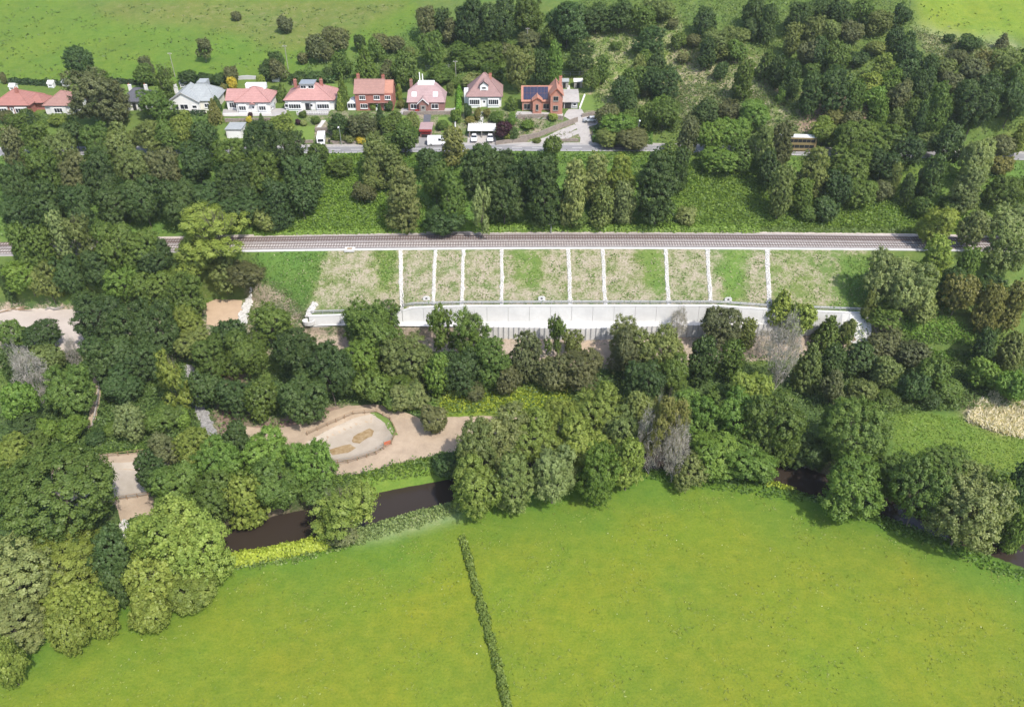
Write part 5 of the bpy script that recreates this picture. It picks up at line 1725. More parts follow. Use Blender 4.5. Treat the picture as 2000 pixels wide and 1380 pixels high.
# 5 small pink roof
r, w = house(443, 529, 219, 'white bungalow with clean pink hipped roof and a lower left wing')
body(r, -w*.26, w/2, 0, 9.5, 3.1, 'render_white'); hip(r, -w*.26, w/2, 0, 9.5, 3.1, 3.4, 'roof_pink', ridge=.8)
body(r, -w/2, -w*.26, 1.6, 9, 3.1, 'render_white', part='side_wing'); gable(r, -w/2, w*.05, 1.6, 9, 3.1, 2.3, 'roof_pink', wall_m='render_white')
for cx in (-w*.11, w*.34):
    body(r, cx - 1.3, cx + 1.3, -.6, .1, 2.6, 'upvc', z0=-.6, part='bay'); window(r, cx, .8, 2.2, 1.4, 3, -.6)
door(r, w*.12, .1); window(r, -w*.37, .8, 2.2, 1.8, 3, 1.6)
MB().prism([(-.9, 2.75), (.9, 2.75), (0, 3.4)], -1.0, .1).build('porch_roof', MT['roof_pink'], r, (w*.12, 0, 0))
body(r, -w*.12, w*.34, 6.4, 8.4, 6.7, 'upvc', z0=5.2, part='dormer')
# 6 pink with dormer
r, w = house(553, 653, 215, 'wide pink roofed bungalow with white roof dormer and decked terrace')
body(r, -w/2 + 1, w/2, 0, 10, 3.1, 'render_white'); hip(r, -w/2 + 1, w/2, 0, 10, 3.1, 4.1, 'roof_pink', ridge=2.0)
body(r, -w*.15, w*.12, 3.2, 6.8, 7.2, 'upvc', z0=4.9, part='dormer')
MB().box(-w*.015, 4.9, 7.2, w*.30, 4.4, .18).build('dormer_roof', MT['steel'], r)
window(r, -w*.09, 5.8, 1.8, 1.0, 2, 3.2); window(r, w*.06, 5.8, 1.8, 1.0, 2, 3.2)
for cx in (-w*.25, w*.30): body(r, cx - 2.1, cx + 2.1, -.6, .1, 2.6, 'upvc', z0=-.6, part='bay'); window(r, cx, .7, 3.8, 1.5, 5, -.6)
door(r, 0, .1, 1.6, m='dark'); door(r, w*.07, .1, 1.2); chimney(r, -w*.28, 6, 5.2, 7.5); chimney(r, w*.23, 6, 5.2, 7.6)
window(r, -w*.42, .9, 1.1, 1.1, 1, 0)
dk = MB().box(w*.12, -2.4, -1.8, w*.6, 3.4, 2.0).build('deck', MT['paving'], r)
for k in range(14): MB().box(-w*.18 + w*.6*k/13, -4.05, .2, .09, .09, .95).build('post', MT['upvc'], dk)
for zz in (.6, 1.1): MB().box(w*.12, -4.12, zz, w*.6, .06, .08).build('rail', MT['upvc'], dk)
# 7 two storey
r, w = house(690, 768, 216, 'two storey red brick house with brown roof and white conservatory')
body(r, -w*.42, w*.5, 0, 8, 5.3, 'brick_red')
gable(r, -w*.42, w*.29, 0, 8, 5.3, 3.1, 'roof_rust', wall_m='brick_red'); gable(r, w*.31, w*.5, .6, 7.6, 5.3, 2.8, 'roof_orange', wall_m='brick_red')
for cx in (-w*.24, w*.12): window(r, cx, 3.5, 1.9, 1.3, 3, 0)
window(r, w*.39, 3.5, 1.8, 1.3, 3, 0); window(r, -w*.22, .7, 2.2, 1.5, 3, 0, label='ground floor window'); window(r, w*.36, .7, 2.0, 1.4, 3, 0)
MB().prism([(-.02, 2.75), (1.1, 2.35), (1.1, 2.45), (-.02, 2.95)], 0, w*.5, 'x').build('porch_roof', MT['roof_rust'], r, (-w*.1, -1.1, 0))
door(r, w*.1, 0); chimney(r, -w*.36, 5, 6.8, 9.6); chimney(r, w*.26, 5, 6.8, 9.3)
cn = MB().box(-w*.5, 2.4, -.8, 3.4, 4.0, 1.5).build('conservatory', MT['upvc'], r)
MB().box(-w*.5, 2.4, .7, 3.3, 3.9, 1.5).build('pane', MT['glass'], cn)
for k in range(5): MB().box(-w*.5 - 1.65 + .82*k, .38, .7, .1, .1, 1.5).build('frame', MT['upvc'], cn)
MB().poly([(-1.8, -2.1, 0), (1.8, -2.1, 0), (1.8, 2.1, 0), (-1.8, 2.1, 0), (0, -.6, 1.2), (0, 1.2, 1.2)], [(0, 1, 4), (1, 2, 5, 4), (2, 3, 5), (3, 0, 4, 5), (3, 2, 1, 0)]).build('roof', MT['upvc'], cn, (-w*.5, 2.4, 2.2))
# 8 mauve
r, w = house(798, 868, 217, 'mauve roofed brick bungalow with flat white roof top and small gabled porch')
body(r, -w/2, w/2, 0, 9, 2.9, 'brick_dark')
V = [(-w/2 - .4, -.4, 2.9), (w/2 + .4, -.4, 2.9), (w/2 + .4, 9.4, 2.9), (-w/2 - .4, 9.4, 2.9), (-w/2 - .1, 3.0, 5.6), (w/2 - .9, 3.0, 5.6), (-w*.28, 4.6, 6.6), (w*.24, 4.6, 6.6), (-w*.28, 8, 6.6), (w*.24, 8, 6.6)]
rf = MB().poly(V, [(3, 2, 1, 0), (0, 1, 5, 4), (4, 5, 7, 6), (1, 2, 9, 7, 5), (2, 3, 8, 9), (3, 0, 4, 6, 8), (6, 7, 9, 8)]).build('roof', MT['roof_mauve'], r)
MB().box(-w*.02, 6.4, 6.62, w*.46, 3.2, .5).build('flat_roof', MT['upvc'], rf)
for cx in (-w*.33, w*.26): MB().poly([(-.75, .3, .62), (.75, .3, .62), (.75, 1.5, 1.55), (-.75, 1.5, 1.55), (-.75, .3, .4), (.75, .3, .4), (.75, 1.5, 1.3), (-.75, 1.5, 1.3)], [(0, 1, 2, 3), (7, 6, 5, 4), (0, 4, 5, 1), (1, 5, 6, 2), (2, 6, 7, 3), (3, 7, 4, 0)]).build('rooflight', MT['upvc'], rf, (cx, .9, 3.72))
body(r, -w*.19, w*.04, -1.2, .1, 2.6, 'brick_dark', part='porch'); gable(r, -w*.21, w*.06, -1.2, 2.2, 2.6, 1.7, 'roof_mauve', along_='y', wall_m='brick_dark')
window(r, -w*.35, .8, 1.9, 1.5, 2, 0); window(r, w*.24, .8, 2.2, 1.5, 2, 0); door(r, -w*.075, .1, 1.5, y=-1.2, m='greywood')
MB().box(-w*.24, -.7, -.2, 1.4, .7, 1.0).build('parasol_base', MT['red_metal'], r); chimney(r, -w*.44, 6.2, 4.0, 7.6, 'brick_dark')
MB().tube((-w*.21, 8, 6.6), (-w*.21, 8, 9.6), .17, .17, 8).build('flue', MT['upvc'], r); MB().tube((-w*.13, 8, 6.6), (-w*.13, 8, 9.1), .17, .17, 8).build('flue', MT['upvc'], r)
# 9 tall hip
r, w = house(914, 979, 209, 'white house with tall brown hipped roof and one arched dormer')
body(r, -w/2, w/2, 0, 10, 3.3, 'render_white'); hip(r, -w/2, w/2, 0, 10, 3.3, 5.9, 'roof_brown', ridge=.5, over=.55)
for cx in (-w*.29, w*.27): body(r, cx - 1.8, cx + 1.8, -.6, .1, 3.0, 'upvc', z0=-.6, part='bay'); window(r, cx, 1.0, 3.2, 1.7, 5, -.6)
door(r, -w*.01, .3, 1.2); MB().box(-w*.01, -1.2, -1.4, w*.9, 1.5, 1.2).build('plinth', MT['sand'], r)
dm = body(r, -w*.13, w*.11, .9, 4.6, 6.5, 'upvc', z0=4.4, part='dormer'); window(r, -w*.01, 5.3, 1.3, .9, 2, .9, frame='upvc')
gable(r, -w*.13, w*.11, .9, 5.0, 6.5, 1.2, 'roof_brown', along_='y', wall_m='upvc', over=.25, fascia='dark')
chimney(r, w*.17, 4.5, 5.8, 8.8, 'brick_orange'); body(r, -w/2 - 1.3, -w/2, 3, 6, 4.2, 'upvc', part='side_porch')
# 10 solar
r, w = house(1020, 1098, 224, 'orange brick house with dark blue solar panels across its front roof')
body(r, -w/2, w*.22, 2.2, 9, 3.4, 'brick_orange'); body(r, w*.2, w*.5, 0, 9, 5.9, 'brick_orange', part='front_wing')
rf = gable(r, -w/2, w*.24, 2.2, 9, 3.4, 3.6, 'roof_orange', wall_m='brick_orange'); gable(r, w*.2, w*.5, 0, 9, 5.9, 2.3, 'roof_orange', along_='y', wall_m='brick_orange', fascia='terracotta')
# panels follow the slope of the front roof
sy, sz = (6.8 + .7) / 2, 3.6; ang = math.atan2(sz, sy); nx_ = 7
for i in range(nx_):
    for j in range(2):
        t = .30 + j * .42; o = MB().box(0, 0, 0, w*.62/nx_ - .06, math.hypot(sy, sz) * .40, .06).build('solar_panel', MT['solar'], rf)
        o.location = (-w*.47 + w*.62/nx_*(i + .5), 1.85 + sy*t, 3.4 + sz*t + .26); o.rotation_euler = (ang, 0, 0)
body(r, -w*.24, -w*.02, .3, 2.4, 4.2, 'brick_orange', part='porch'); gable(r, -w*.24, -w*.02, .3, 3.6, 4.2, 1.1, 'roof_orange', along_='y', wall_m='brick_orange', fascia='terracotta')
window(r, -w*.13, 1.3, .9, 1.9, 1, .3, frame='greywood'); window(r, w*.10, 1.1, 1.9, 1.6, 2, 2.2, frame='greywood'); window(r, -w*.38, 1.0, 2.0, 1.7, 2, 2.2, frame='greywood')
for zz in (1.4, 4.3): window(r, w*.33, zz, 1.6, 1.5, 2, 0, frame='greywood')
chimney(r, w*.46, 6.5, 6.6, 9.6, 'brick_orange')
# garage beside it
r, w = house(1101, 1128, 212, 'low grey block garage with pale tiled roof beside the house with solar panels', 'garage', 'garage')
body(r, -w/2, w/2, 0, 7, 2.3, 'concrete_grey'); MB().prism([(-.5, 2.3), (3, 3.5), (7.4, 3.7), (7.4, 3.5), (3, 3.3), (-.5, 2.1)], -w/2 - .5, w/2 + .5, 'x').build('roof', MT['paving'], r)
MB().box(-w*.2, -.04, 0, w*.45, .06, 1.9).build('door', MT['dark'], r); window(r, w*.28, .9, 1.1, .9, 1, 0)
# garages by the road
r, w = house(444, 474, 270, 'flat roofed pale garage standing in the trees below the pink roofed bungalow', 'garage', 'garage')
body(r, -w/2, w/2, 0, 5.5, 2.7, 'render_white'); MB().box(0, 2.7, 2.7, w + .4, 6.0, .22).build('roof', MT['roof_grey'], r); MB().box(0, -.05, 0, w*.8, .06, 2.1).build('door', MT['upvc'], r)
r, w = house(821, 843, 270, 'small garage with red door beside the lay-by', 'garage', 'garage')
body(r, -w/2, w/2, 0, 6, 2.6, 'brick_dark', z0=-.5); MB().box(0, 2.9, 2.6, w + .5, 6.4, .2).build('roof', MT['roof_mauve'], r)
MB().box(0, -.03, 1.3, w*.78, .08, 1.0).build('door', MT['red_metal'], r); MB().box(0, -.02, 0, w*.78, .03, 1.3).build('shade_panel', MT['dark'], r)  # near-black panel on the solid wall, its colour standing in for shade inside
MB().box(0, -.35, 2.3, w + .3, .5, .5).build('canopy', MT['red_metal'], r)
sheet('garage_ramp', [(826, 246), (840, 246), (842, 224), (828, 224)], MT['roof_slate'], dz=.12, jag=.05)
# carport
r, w = house(916, 966, 273, 'wide white flat roofed carport sheltering two white cars', 'carport', 'carport')
body(r, -w/2, w/2, 5.2, 5.5, 2.9, 'stonewall', z0=-.3, part='back_wall')
for a in (-w/2 + .2, w/2 - .2): MB().box(a, 2.85, -.3, .35, 4.7, 3.2).build('side_wall', MT['stonewall'], r)
MB().box(0, 3.0, 2.9, w + .7, 5.2, .25).build('roof', MT['concrete'], r); MB().box(0, .34, 2.65, w + .7, .12, .6).build('fascia', MT['upvc'], r)
MB().box(0, .6, 0, .22, .22, 2.65).build('post', MT['greywood'], r)
for k in range(7): MB().tube((-w/2 + .8 + (w - 1.6)*k/8, 5.0, 3.14), (-w/2 + .8 + (w - 1.6)*k/8, 5.0, 3.35), .35, .3, 7).build('planter', MT['rubble'], r)
carport_g = ground(941, 274)
# sheds, pavilion
for a, b, lab, rm in ((1094, 1110, 'dark garden shed with grey roof, left of a paler one', 'roof_grey'), (1121, 1137, 'garden shed with pale roof, right of a darker one', 'render_white')):
    r, w = house(a, b, 172, lab, 'shed', 'garden_shed'); body(r, -w/2, w/2, 0, 2.2, 2.0, 'greywood', z0=-.4); gable(r, -w/2, w/2, 0, 2.2, 2.0, .6, rm, wall_m='greywood', over=.2); door(r, 0, 0, .8, 1.7, m='dark')
r, w = house(532, 545, 160, 'small white garden pavilion with pointed grey roof near the gold bush', 'pavilion', 'pavilion')
for a in (-w/2, w/2):
    for b in (0, 2): MB().box(a, b, -.4, .14, .14, 2.6).build('post', MT['upvc'], r)
MB().box(0, 1, -.4, w, 2.1, 1.2).build('side_panel', MT['upvc'], r); hip(r, -w/2, w/2, 0, 2, 2.1, 1.3, 'roof_grey', over=.25, ridge=.3)
for px, py, lab, m1 in ((100, 172, 'white garden shed behind the red roofed bungalow, right of its roof', 'upvc'), (25, 178, 'white greenhouse behind the red roofed bungalow', 'upvc'), (358, 172, 'small pale outhouse behind the grey roofed white house', 'cream'), (128, 170, 'grey outhouse beside the big olive tree', 'concrete_grey'), (530, 216, 'small grey greenhouse between the two pink roofed bungalows', 'concrete_grey')):
    r, w = house(px - 5.5, px + 5.5, py, lab, 'outbuilding', 'outbuilding'); body(r, -w/2, w/2, 0, 2.2, 1.4, m1, z0=-.6); gable(r, -w/2, w/2, 0, 2.2, 1.4, .6, 'roof_grey' if m1 != 'upvc' else 'render_white', wall_m=m1, over=.15); window(r, 0, .5, w*.6, .7, 2, 0)

# ---------------------------------------------------------------- garden walls, terraces, steps
def gwall(pts, h, label, w=.4, m='stonewall', cat='garden wall', name='garden_wall'):
    W = dens(np.array([gxy(*p) for p in pts]), 1.5); V = []; F = []; k = len(W); tgv = np.gradient(W, axis=0); tgv /= np.linalg.norm(tgv, axis=1, keepdims=True) + 1e-9
    for (x, y), t in zip(W, tgv):
        z = float(T(x, y)); nx, ny = -t[1] * w / 2, t[0] * w / 2
        hh = h * (1 + .04 * math.sin(x * 3.1))
        V += [(x + nx, y + ny, z - .8), (x - nx, y - ny, z - .8), (x - nx, y - ny, z + hh), (x + nx, y + ny, z + hh)]
    for i in range(k - 1):
        a, b = 4 * i, 4 * i + 4; F += [(a, b, b + 3, a + 3), (a + 3, b + 3, b + 2, a + 2), (a + 2, b + 2, b + 1, a + 1)]
    F += [(0, 3, 2, 1), (4 * k - 4, 4 * k - 3, 4 * k - 2, 4 * k - 1)]
    me = bpy.data.meshes.new(name); me.from_pydata(V, [], F); me.update(); return tag(link(name, me, MT[m]), label, cat)
gwall([(1015, 276), (1050, 268), (1090, 252), (1128, 238)], 1.5, 'sloping brown stone wall above the long driveway')
gwall([(968, 284), (1000, 280), (1030, 276)], 1.3, 'low stone wall right of the white carport')
gwall([(1080, 276), (1130, 276)], .8, 'low stone retaining wall inside the driveway loop')
gwall([(1136, 229), (1165, 224), (1190, 224)], 1.1, 'stone wall behind the parked silver car')
gwall([(640, 280), (700, 281), (715, 282)], .8, 'low stone roadside wall beside the yellow bush')
gwall([(576, 280), (612, 279)], .9, 'stone wall along the front of the roadside lawn')
gwall([(616, 258), (640, 257)], 1.3, 'dark stone wall right behind the white caravan')
gwall([(788, 224), (888, 223)], 1.0, 'pale stone terrace wall in front of the mauve roofed bungalow')
gwall([(1010, 232), (1060, 230), (1100, 234)], 1.2, 'stone terrace wall in front of the house with solar panels')
gwall([(440, 238), (540, 236)], 1.0, 'garden retaining wall below the small pink roofed bungalow')
gwall([(436, 226), (530, 224)], .7, 'white terrace wall in front of the small pink roofed bungalow', m='render_white')
gwall([(337, 222), (404, 221)], .6, 'pale terrace wall in front of the grey roofed white house', m='cream')
gwall([(570, 167), (622, 163)], 1.5, 'pinkish stone terrace wall behind the bungalow with white dormer')
gwall([(465, 156), (525, 155)], 1.1, 'grey wall between hillside and gold bush garden', m='concrete_grey')
gwall([(1132, 214), (1142, 188)], .7, 'thin white wall climbing right of the grey garage', m='render_white')
gwall([(890, 262), (888, 215)], .7, 'grey path wall left of the tall bright hedge', m='concrete_grey')
def steps(px0, py0, px1, py1, w, n, label):
    a, b = ground(px0, py0), ground(px1, py1); r = empty('garden_steps', a[:3]); tag(r, label, 'steps')
    for k in range(n):
        t = k / (n - 1); x, y = a[0] + (b[0] - a[0]) * t, a[1] + (b[1] - a[1]) * t
        MB().box(x - a[0], y - a[1], float(T(x, y)) - a[2] - .3, w, abs(b[1] - a[1]) / n + .04, .3 + .12).build('tread', MT['concrete'], r)
steps(938, 246, 941, 220, 1.5, 14, 'white garden steps climbing to the tall hipped house')
steps(1112, 186, 1110, 168, 1.0, 10, 'white steps between the two garden sheds')
steps(622, 250, 632, 236, 1.3, 8, 'stone steps beside the roadside lawn')
# fences
def pfence(pts, h, sp, label, m='wood', rails=2, name='fence', cat='fence', mesh=False):
    W = dens(np.array([gxy(*p) for p in pts]), sp); g0 = W[0]; z0 = float(T(*g0)); r = empty(name, (g0[0], g0[1], z0)); tag(r, label, cat)
    pm = MB().box(0, 0, -.3, .13, .13, h + .3).mesh('post', MT[m])
    for x, y in W: link('post', pm, None, r, (x - g0[0], y - g0[1], float(T(x, y)) - z0))
    for k in range(rails):
        hh = h * (k + 1) / rails - .1; mb = MB()
        for (x, y), (x2, y2) in zip(W[:-1], W[1:]): mb.tube((x - g0[0], y - g0[1], float(T(x, y)) - z0 + hh), (x2 - g0[0], y2 - g0[1], float(T(x2, y2)) - z0 + hh), .05, .05, 4)
        mb.build('rail', MT[m], r)
    return r
pfence([(600, 905), (680, 905), (735, 888), (765, 868), (774, 845), (762, 820), (735, 806), (690, 810), (640, 832), (600, 850)], 1.2, 2.0, 'timber post and rail fence curving round the oval pond')
pfence([(192, 895), (290, 884)], 1.2, 2.0, 'timber fence along the far side of the small rectangular pond')
pfence([(228, 978), (290, 968)], 1.2, 2.0, 'timber fence along the near side of the small rectangular pond')
pfence([(1080, 150), (1165, 148)], 1.5, 2.5, 'grey mesh fence behind the two garden sheds', 'steel', 3)
pfence([(832, 138), (892, 136)], 1.6, 2.5, 'grey fence behind the mauve roofed bungalow garden', 'steel', 3)
pfence([(0, 163), (130, 167)], 1.0, 2.5, 'field fence behind the red roofed bungalow', 'greywood', 2)
g = ground(757, 868); r = empty('safety_barrier', g[:3], .5); tag(r, 'short orange safety barrier on the pond fence', 'barrier')
MB().box(0, 0, 0, 1.6, .06, 1.0).build('mesh_panel', MT['orange_mesh'], r); MB().box(-.8, 0, 0, .1, .1, 1.2).build('post', MT['wood'], r)
# poles and lamps
def pole(px, py, h, label, lamp=False, m='greywood'):
    g = ground(px, py); r = empty('street_lamp' if lamp else 'utility_pole', g[:3]); tag(r, label, 'street lamp' if lamp else 'utility pole', None)
    MB().tube((0, 0, -.3), (0, 0, h), .13 if not lamp else .09, .10 if not lamp else .06, 8).build('pole', MT[m], r)
    if lamp: MB().tube((0, 0, h - .1), (0, -1.0, h), .05, .05, 6).build('arm', MT['steel'], r); MB().box(0, -1.2, h - .08, .35, .8, .2).build('lamp_head', MT['upvc'], r)
    else: MB().box(0, 0, h - .5, 1.4, .12, .12).build('crossarm', MT[m], r); MB().tube((-.5, 0, h - .4), (-.5, 0, h - .1), .06, .05, 6).tube((.5, 0, h - .4), (.5, 0, h - .1), .06, .05, 6).build('insulators', MT['upvc'], r)
pole(563, 135, 8, 'slim pale utility pole behind the pink roofed bungalow'); pole(342, 150, 8, 'utility pole at the hill foot behind the grey roofed white house')
pole(891, 163, 7.5, 'utility pole between the mauve roofed and tall hipped houses'); pole(1194, 62, 7, 'pale utility pole high beside the steep footpath')
pole(1030, 95, 7, 'utility pole among scrub left of the ochre tree'); pole(865, 68, 6, 'utility pole in the scrub above the mauve roofed bungalow')
pole(667, 284, 6, 'roadside lamp post left of the yellow bush', True, 'steel'); pole(1244, 284, 8, 'white headed roadside lamp post on the open road', True, 'steel'); pole(1217, 283, 8, 'wooden utility pole beside the open road')
pole(1076, 456, 3.2, 'short grey lineside post beside the bramble hedge', False, 'steel')

# ---------------------------------------------------------------- vehicles
def wheels(r, xs_, w, rad=.33):
    for x in xs_:
        for s in (-1, 1):
            o = MB().tube((0, -.1, 0), (0, .1, 0), rad, rad, 14).build('wheel', MT['rubber'], r, (x, s * (w / 2 - .06), rad)); MB().tube((0, -.115, 0), (0, .115, 0), rad * .55, rad * .55, 8).build('rim', MT['steel'], o)
def car(x, y, z, rz, label, m='carpaint_white', group=None):
    """a small hatchback; nose towards local +x"""
    r = empty('parked_car', (x, y, z), rz); tag(r, label, 'car', group); W = 1.75
    lower = [(-2.0, .28), (-2.05, .75), (-1.95, .95), (1.0, .98), (1.85, .80), (2.05, .55), (2.0, .28)]
    mb = MB(); n = len(lower)
    P = [(a, -W / 2 + .06 * (c > .9), c) for a, c in lower] + [(a, W / 2 - .06 * (c > .9), c) for a, c in lower]
    mb.poly(P, [tuple(range(n)), tuple(range(2 * n - 1, n - 1, -1))] + [(i, n + i, n + (i + 1) % n, (i + 1) % n) for i in range(n)]); mb.build('body', MT[m], r)
    cb = [(-1.92, .96), (-1.55, 1.42), (.15, 1.46), (.95, .98)]; tp = .62; MB().poly([(a, -W / 2 + .08, c) if c < 1.1 else (a, -tp, c) for a, c in cb] + [(a, W / 2 - .08, c) if c < 1.1 else (a, tp, c) for a, c in cb], [(0, 1, 2, 3), (7, 6, 5, 4), (0, 4, 5, 1), (2, 6, 7, 3), (3, 7, 4, 0), (1, 5, 6, 2)]).build('window_band', MT['glass'], r)
    MB().poly([(-1.6, -tp - .02, 1.41), (.2, -tp - .02, 1.45), (.2, tp + .02, 1.45), (-1.6, tp + .02, 1.41), (-1.5, -tp + .05, 1.50), (.1, -tp + .05, 1.53), (.1, tp - .05, 1.53), (-1.5, tp - .05, 1.50)], [(0, 1, 5, 4), (1, 2, 6, 5), (2, 3, 7, 6), (3, 0, 4, 7), (4, 5, 6, 7), (3, 2, 1, 0)]).build('roof', MT[m], r)
    for s in (-1, 1):
        MB().box(1.93, s * .6, .62, .16, .34, .16).build('headlight', MT['upvc'], r); MB().box(-2.0, s * .66, .7, .1, .2, .2).build('tail_light', MT['red_metal'], r); MB().box(.75, s * .95, .95, .16, .2, .13).build('wing_mirror', MT[m], r)
        MB().box(-.55, s * (W / 2 - .10), .95, .09, .06, .5).build('pillar', MT[m], r)
    MB().box(2.05, 0, .35, .04, .5, .12).build('number_plate', MT['upvc'], r); wheels(r, (-1.3, 1.3), W)
    return r
cx, cy, cz, _ = carport_g
cz = cz + .15
car(cx - 2.3, cy + .1, cz, -math.pi / 2, 'left of the two white cars parked nose out under the carport', 'carpaint_white', 'white cars under the carport')
car(cx + 2.6, cy + .1, cz, -math.pi / 2, 'right of the two white cars parked nose out under the carport', 'carpaint_white', 'white cars under the carport')
g = ground(1152, 238); car(g[0], g[1], g[2] + .18, math.pi, 'silver white hatchback parked on the high driveway', 'carpaint_silver')
g = ground(818, 274); car(g[0] - 1.2, g[1], g[2] + .2, -math.pi / 2, 'dark car tucked beside the small red doored garage, mostly hidden', 'rubber')
# van
g = ground(853, 284); r = empty('parked_van', (g[0], g[1], g[2] + .24), 0.04); tag(r, 'white panel van parked in the lay-by', 'van'); W = 2.0
prof = [(-2.7, .35), (-2.7, 2.45), (-2.5, 2.58), (1.3, 2.55), (1.75, 1.75), (2.55, 1.35), (2.7, .9), (2.7, .35)]
MB().prism(prof, -W/2, W/2).build('body', MT['carpaint_white'], r)
MB().poly([(1.33, -.85, 2.45), (1.33, .85, 2.45), (1.79, .9, 1.77), (1.79, -.9, 1.77), (1.36, -.85, 2.48), (1.36, .85, 2.48), (1.84, .9, 1.79), (1.84, -.9, 1.79)], [(4, 5, 6, 7), (0, 1, 5, 4), (1, 2, 6, 5), (2, 3, 7, 6), (3, 0, 4, 7)]).build('windscreen', MT['glass'], r)
for s in (-1, 1): MB().prism([(.6, 1.55), (.6, 2.25), (1.25, 2.25), (1.6, 1.6)], s*W/2 - .015, s*W/2 + .015).build('side_window', MT['glass'], r); MB().box(2.66, s*.75, .95, .1, .3, .25).build('headlight', MT['upvc'], r)
MB().box(-.5, -W/2 - .01, .55, .03, .03, 1.7).build('door_seam', MT['dark'], r); wheels(r, (-1.7, 1.8), W, .36)
# caravan
g = ground(629, 279); r = empty('caravan', (g[0], g[1], g[2] + .25), math.pi / 2 + .12); tag(r, 'white touring caravan standing end on beside the roadside lawn', 'caravan'); W = 2.25
MB().prism([(-2.9, .45), (-2.9, 1.3), (-2.7, 2.1), (-2.3, 2.55), (2.4, 2.55), (2.8, 2.2), (2.9, .45)], -W/2, W/2).build('body', MT['carpaint_white'], r)
MB().poly([(-2.93, -.85, 1.25), (-2.93, .85, 1.25), (-2.74, .85, 1.95), (-2.74, -.85, 1.95), (-2.97, -.85, 1.25), (-2.97, .85, 1.25), (-2.78, .85, 1.97), (-2.78, -.85, 1.97)], [(4, 7, 6, 5), (0, 4, 5, 1), (1, 5, 6, 2), (2, 6, 7, 3), (3, 7, 4, 0)]).build('front_window', MT['glass'], r)
for s in (-1, 1): MB().box(-.8, s*W/2, 1.3, 1.3, .04, .6).build('side_window', MT['glass'], r)
MB().box(0, 0, 2.55, .7, .7, .12).build('roof_vent', MT['upvc'], r); MB().box(1.2, .2, 2.55, .5, .5, .1).build('roof_vent', MT['upvc'], r)
MB().tube((-2.8, .6, .4), (-4.0, 0, .4), .05, .05, 6).tube((-2.8, -.6, .4), (-4.0, 0, .4), .05, .05, 6).build('drawbar', MT['steel'], r); wheels(r, (.2,), W, .32)
g = ground(644, 281); r = empty('wheelie_bin', (g[0], g[1], g[2] + .2)); tag(r, 'black wheelie bin right of the caravan', 'bin')
MB().poly([(-.24, -.28, .05), (.24, -.28, .05), (.24, .28, .05), (-.24, .28, .05), (-.3, -.36, .98), (.3, -.36, .98), (.3, .36, .98), (-.3, .36, .98)], [(3, 2, 1, 0), (4, 5, 6, 7), (0, 1, 5, 4), (1, 2, 6, 5), (2, 3, 7, 6), (3, 0, 4, 7)]).build('body', MT['rubber'], r)
MB().prism([(-.4, .98), (.42, .98), (.40, 1.08), (-.38, 1.04)], -.32, .32, 'x').build('lid', MT['dark'], r)
# double decker bus
bx = atz(1557, 300, 27.6)[0]; by = float(np.interp(bx, XR, (yr0 + yr1) / 2)) + .9; ang = math.atan2(float(np.interp(bx + 5, XR, yr0) - np.interp(bx - 5, XR, yr0)), 10)
r = empty('double_decker_bus', (bx, by, rz_(bx, by) + .14), ang); tag(r, 'golden double decker bus with white roof, half hidden by trees', 'bus'); LB, W, HB = 10.9, 2.5, 4.3
MB().prism([(-LB/2, .35), (-LB/2, HB - .3), (-LB/2 + .25, HB - .02), (LB/2 - .35, HB - .02), (LB/2, HB - .5), (LB/2 + .05, .35)], -W/2, W/2).build('body', MT['bus_gold'], r)
MB().prism([(-LB/2 + .1, HB - .02), (-LB/2 + .3, HB + .14), (LB/2 - .5, HB + .14), (LB/2 - .25, HB - .02)], -W/2 + .08, W/2 - .08).build('roof', MT['carpaint_white'], r)
for zz, nm in ((1.15, 7), (2.85, 8)):
    for k in range(nm):
        for s in (-1, 1): MB().box(-LB/2 + .5 + (LB - 1)*(k + .5)/nm, s*(W/2 + .005), zz, (LB - 1)/nm - .1, .03, .95).build('side_window', MT['glass'], r)
MB().box(LB/2 + .03, 0, 1.0, .06, 2.1, 1.1).build('windscreen', MT['glass'], r); MB().box(LB/2 + .01, 0, 2.85, .06, 2.1, .8).build('front_window', MT['glass'], r)
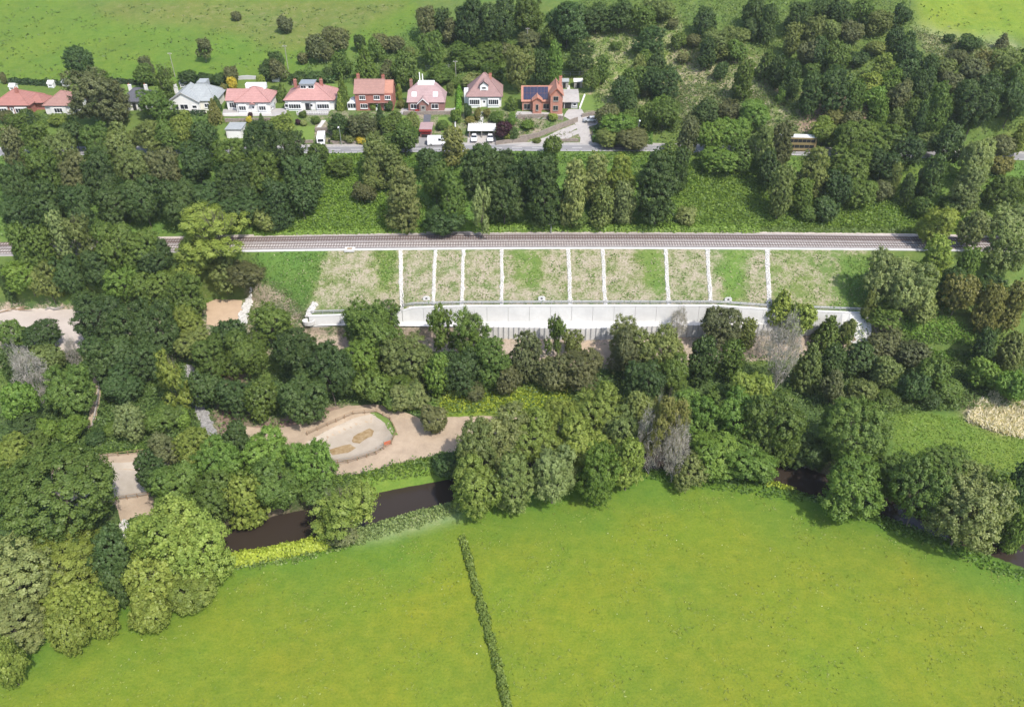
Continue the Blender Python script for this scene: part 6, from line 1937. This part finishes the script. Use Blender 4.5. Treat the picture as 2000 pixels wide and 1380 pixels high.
MB().box(0, 0, .2, LB - .3, W - .1, .16).build('skirt', MT['dark'], r); wheels(r, (-3.2, 3.4), W, .48)

# fallen branches by the gravel pad
def logpile(px, py, n, label, m, L0=3.0, seed=1):
    g = ground(px, py); r = empty('brush_pile', g[:3]); tag(r, label, 'log pile'); q = random.Random(seed)
    for k in range(n):
        a = q.uniform(-.5, .5); l = L0 * q.uniform(.5, 1.2); x, y = q.uniform(-2.5, 2.5), q.uniform(-.8, .8)
        MB().tube((x - l/2*math.cos(a), y - l/2*math.sin(a), q.uniform(.1, .4)), (x + l/2*math.cos(a), y + l/2*math.sin(a), q.uniform(.3, 1.0)), .13, .07, 6).build('branch', MT[m], r)
logpile(35, 606, 9, 'heap of reddish cut branches at the back of the gravel pad', 'wood', 3.4, 2); logpile(110, 603, 8, 'heap of pale cut branches at the back of the gravel pad', 'deadwood', 2.6, 3)
a = ground(196, 735); b = ground(181, 832); r = empty('fallen_trunk', a[:3]); tag(r, 'long pale fallen trunk lying along the brown dirt path', 'fallen trunk')
MB().tube((0, 0, .3), ((b[0]-a[0])*.5 + .3, (b[1]-a[1])*.5, b[2]*.5 - a[2]*.5 + .35), .12, .18, 7).tube(((b[0]-a[0])*.5 + .3, (b[1]-a[1])*.5, b[2]*.5 - a[2]*.5 + .35), (b[0]-a[0], b[1]-a[1], b[2]-a[2] + .3), .18, .22, 7).build('log', MT['deadwood'], r)

# thin summer haze over the valley: one closed box of even air
hz = MB().box(0, 390, -8, 1500, 1000, 138).mesh('haze')
hm = bpy.data.materials.new('haze'); hm.use_nodes = True; hm.node_tree.nodes.clear()
ho = hm.node_tree.nodes.new("ShaderNodeOutputMaterial"); hv = hm.node_tree.nodes.new("ShaderNodeVolumePrincipled")
hv.inputs['Color'].default_value = (.93, .96, 1, 1); hv.inputs['Density'].default_value = .00011; hv.inputs['Anisotropy'].default_value = .3
hm.node_tree.links.new(hv.outputs[0], ho.inputs['Volume']); hz.materials.append(hm)
link('haze', hz)['kind'] = 'stuff'
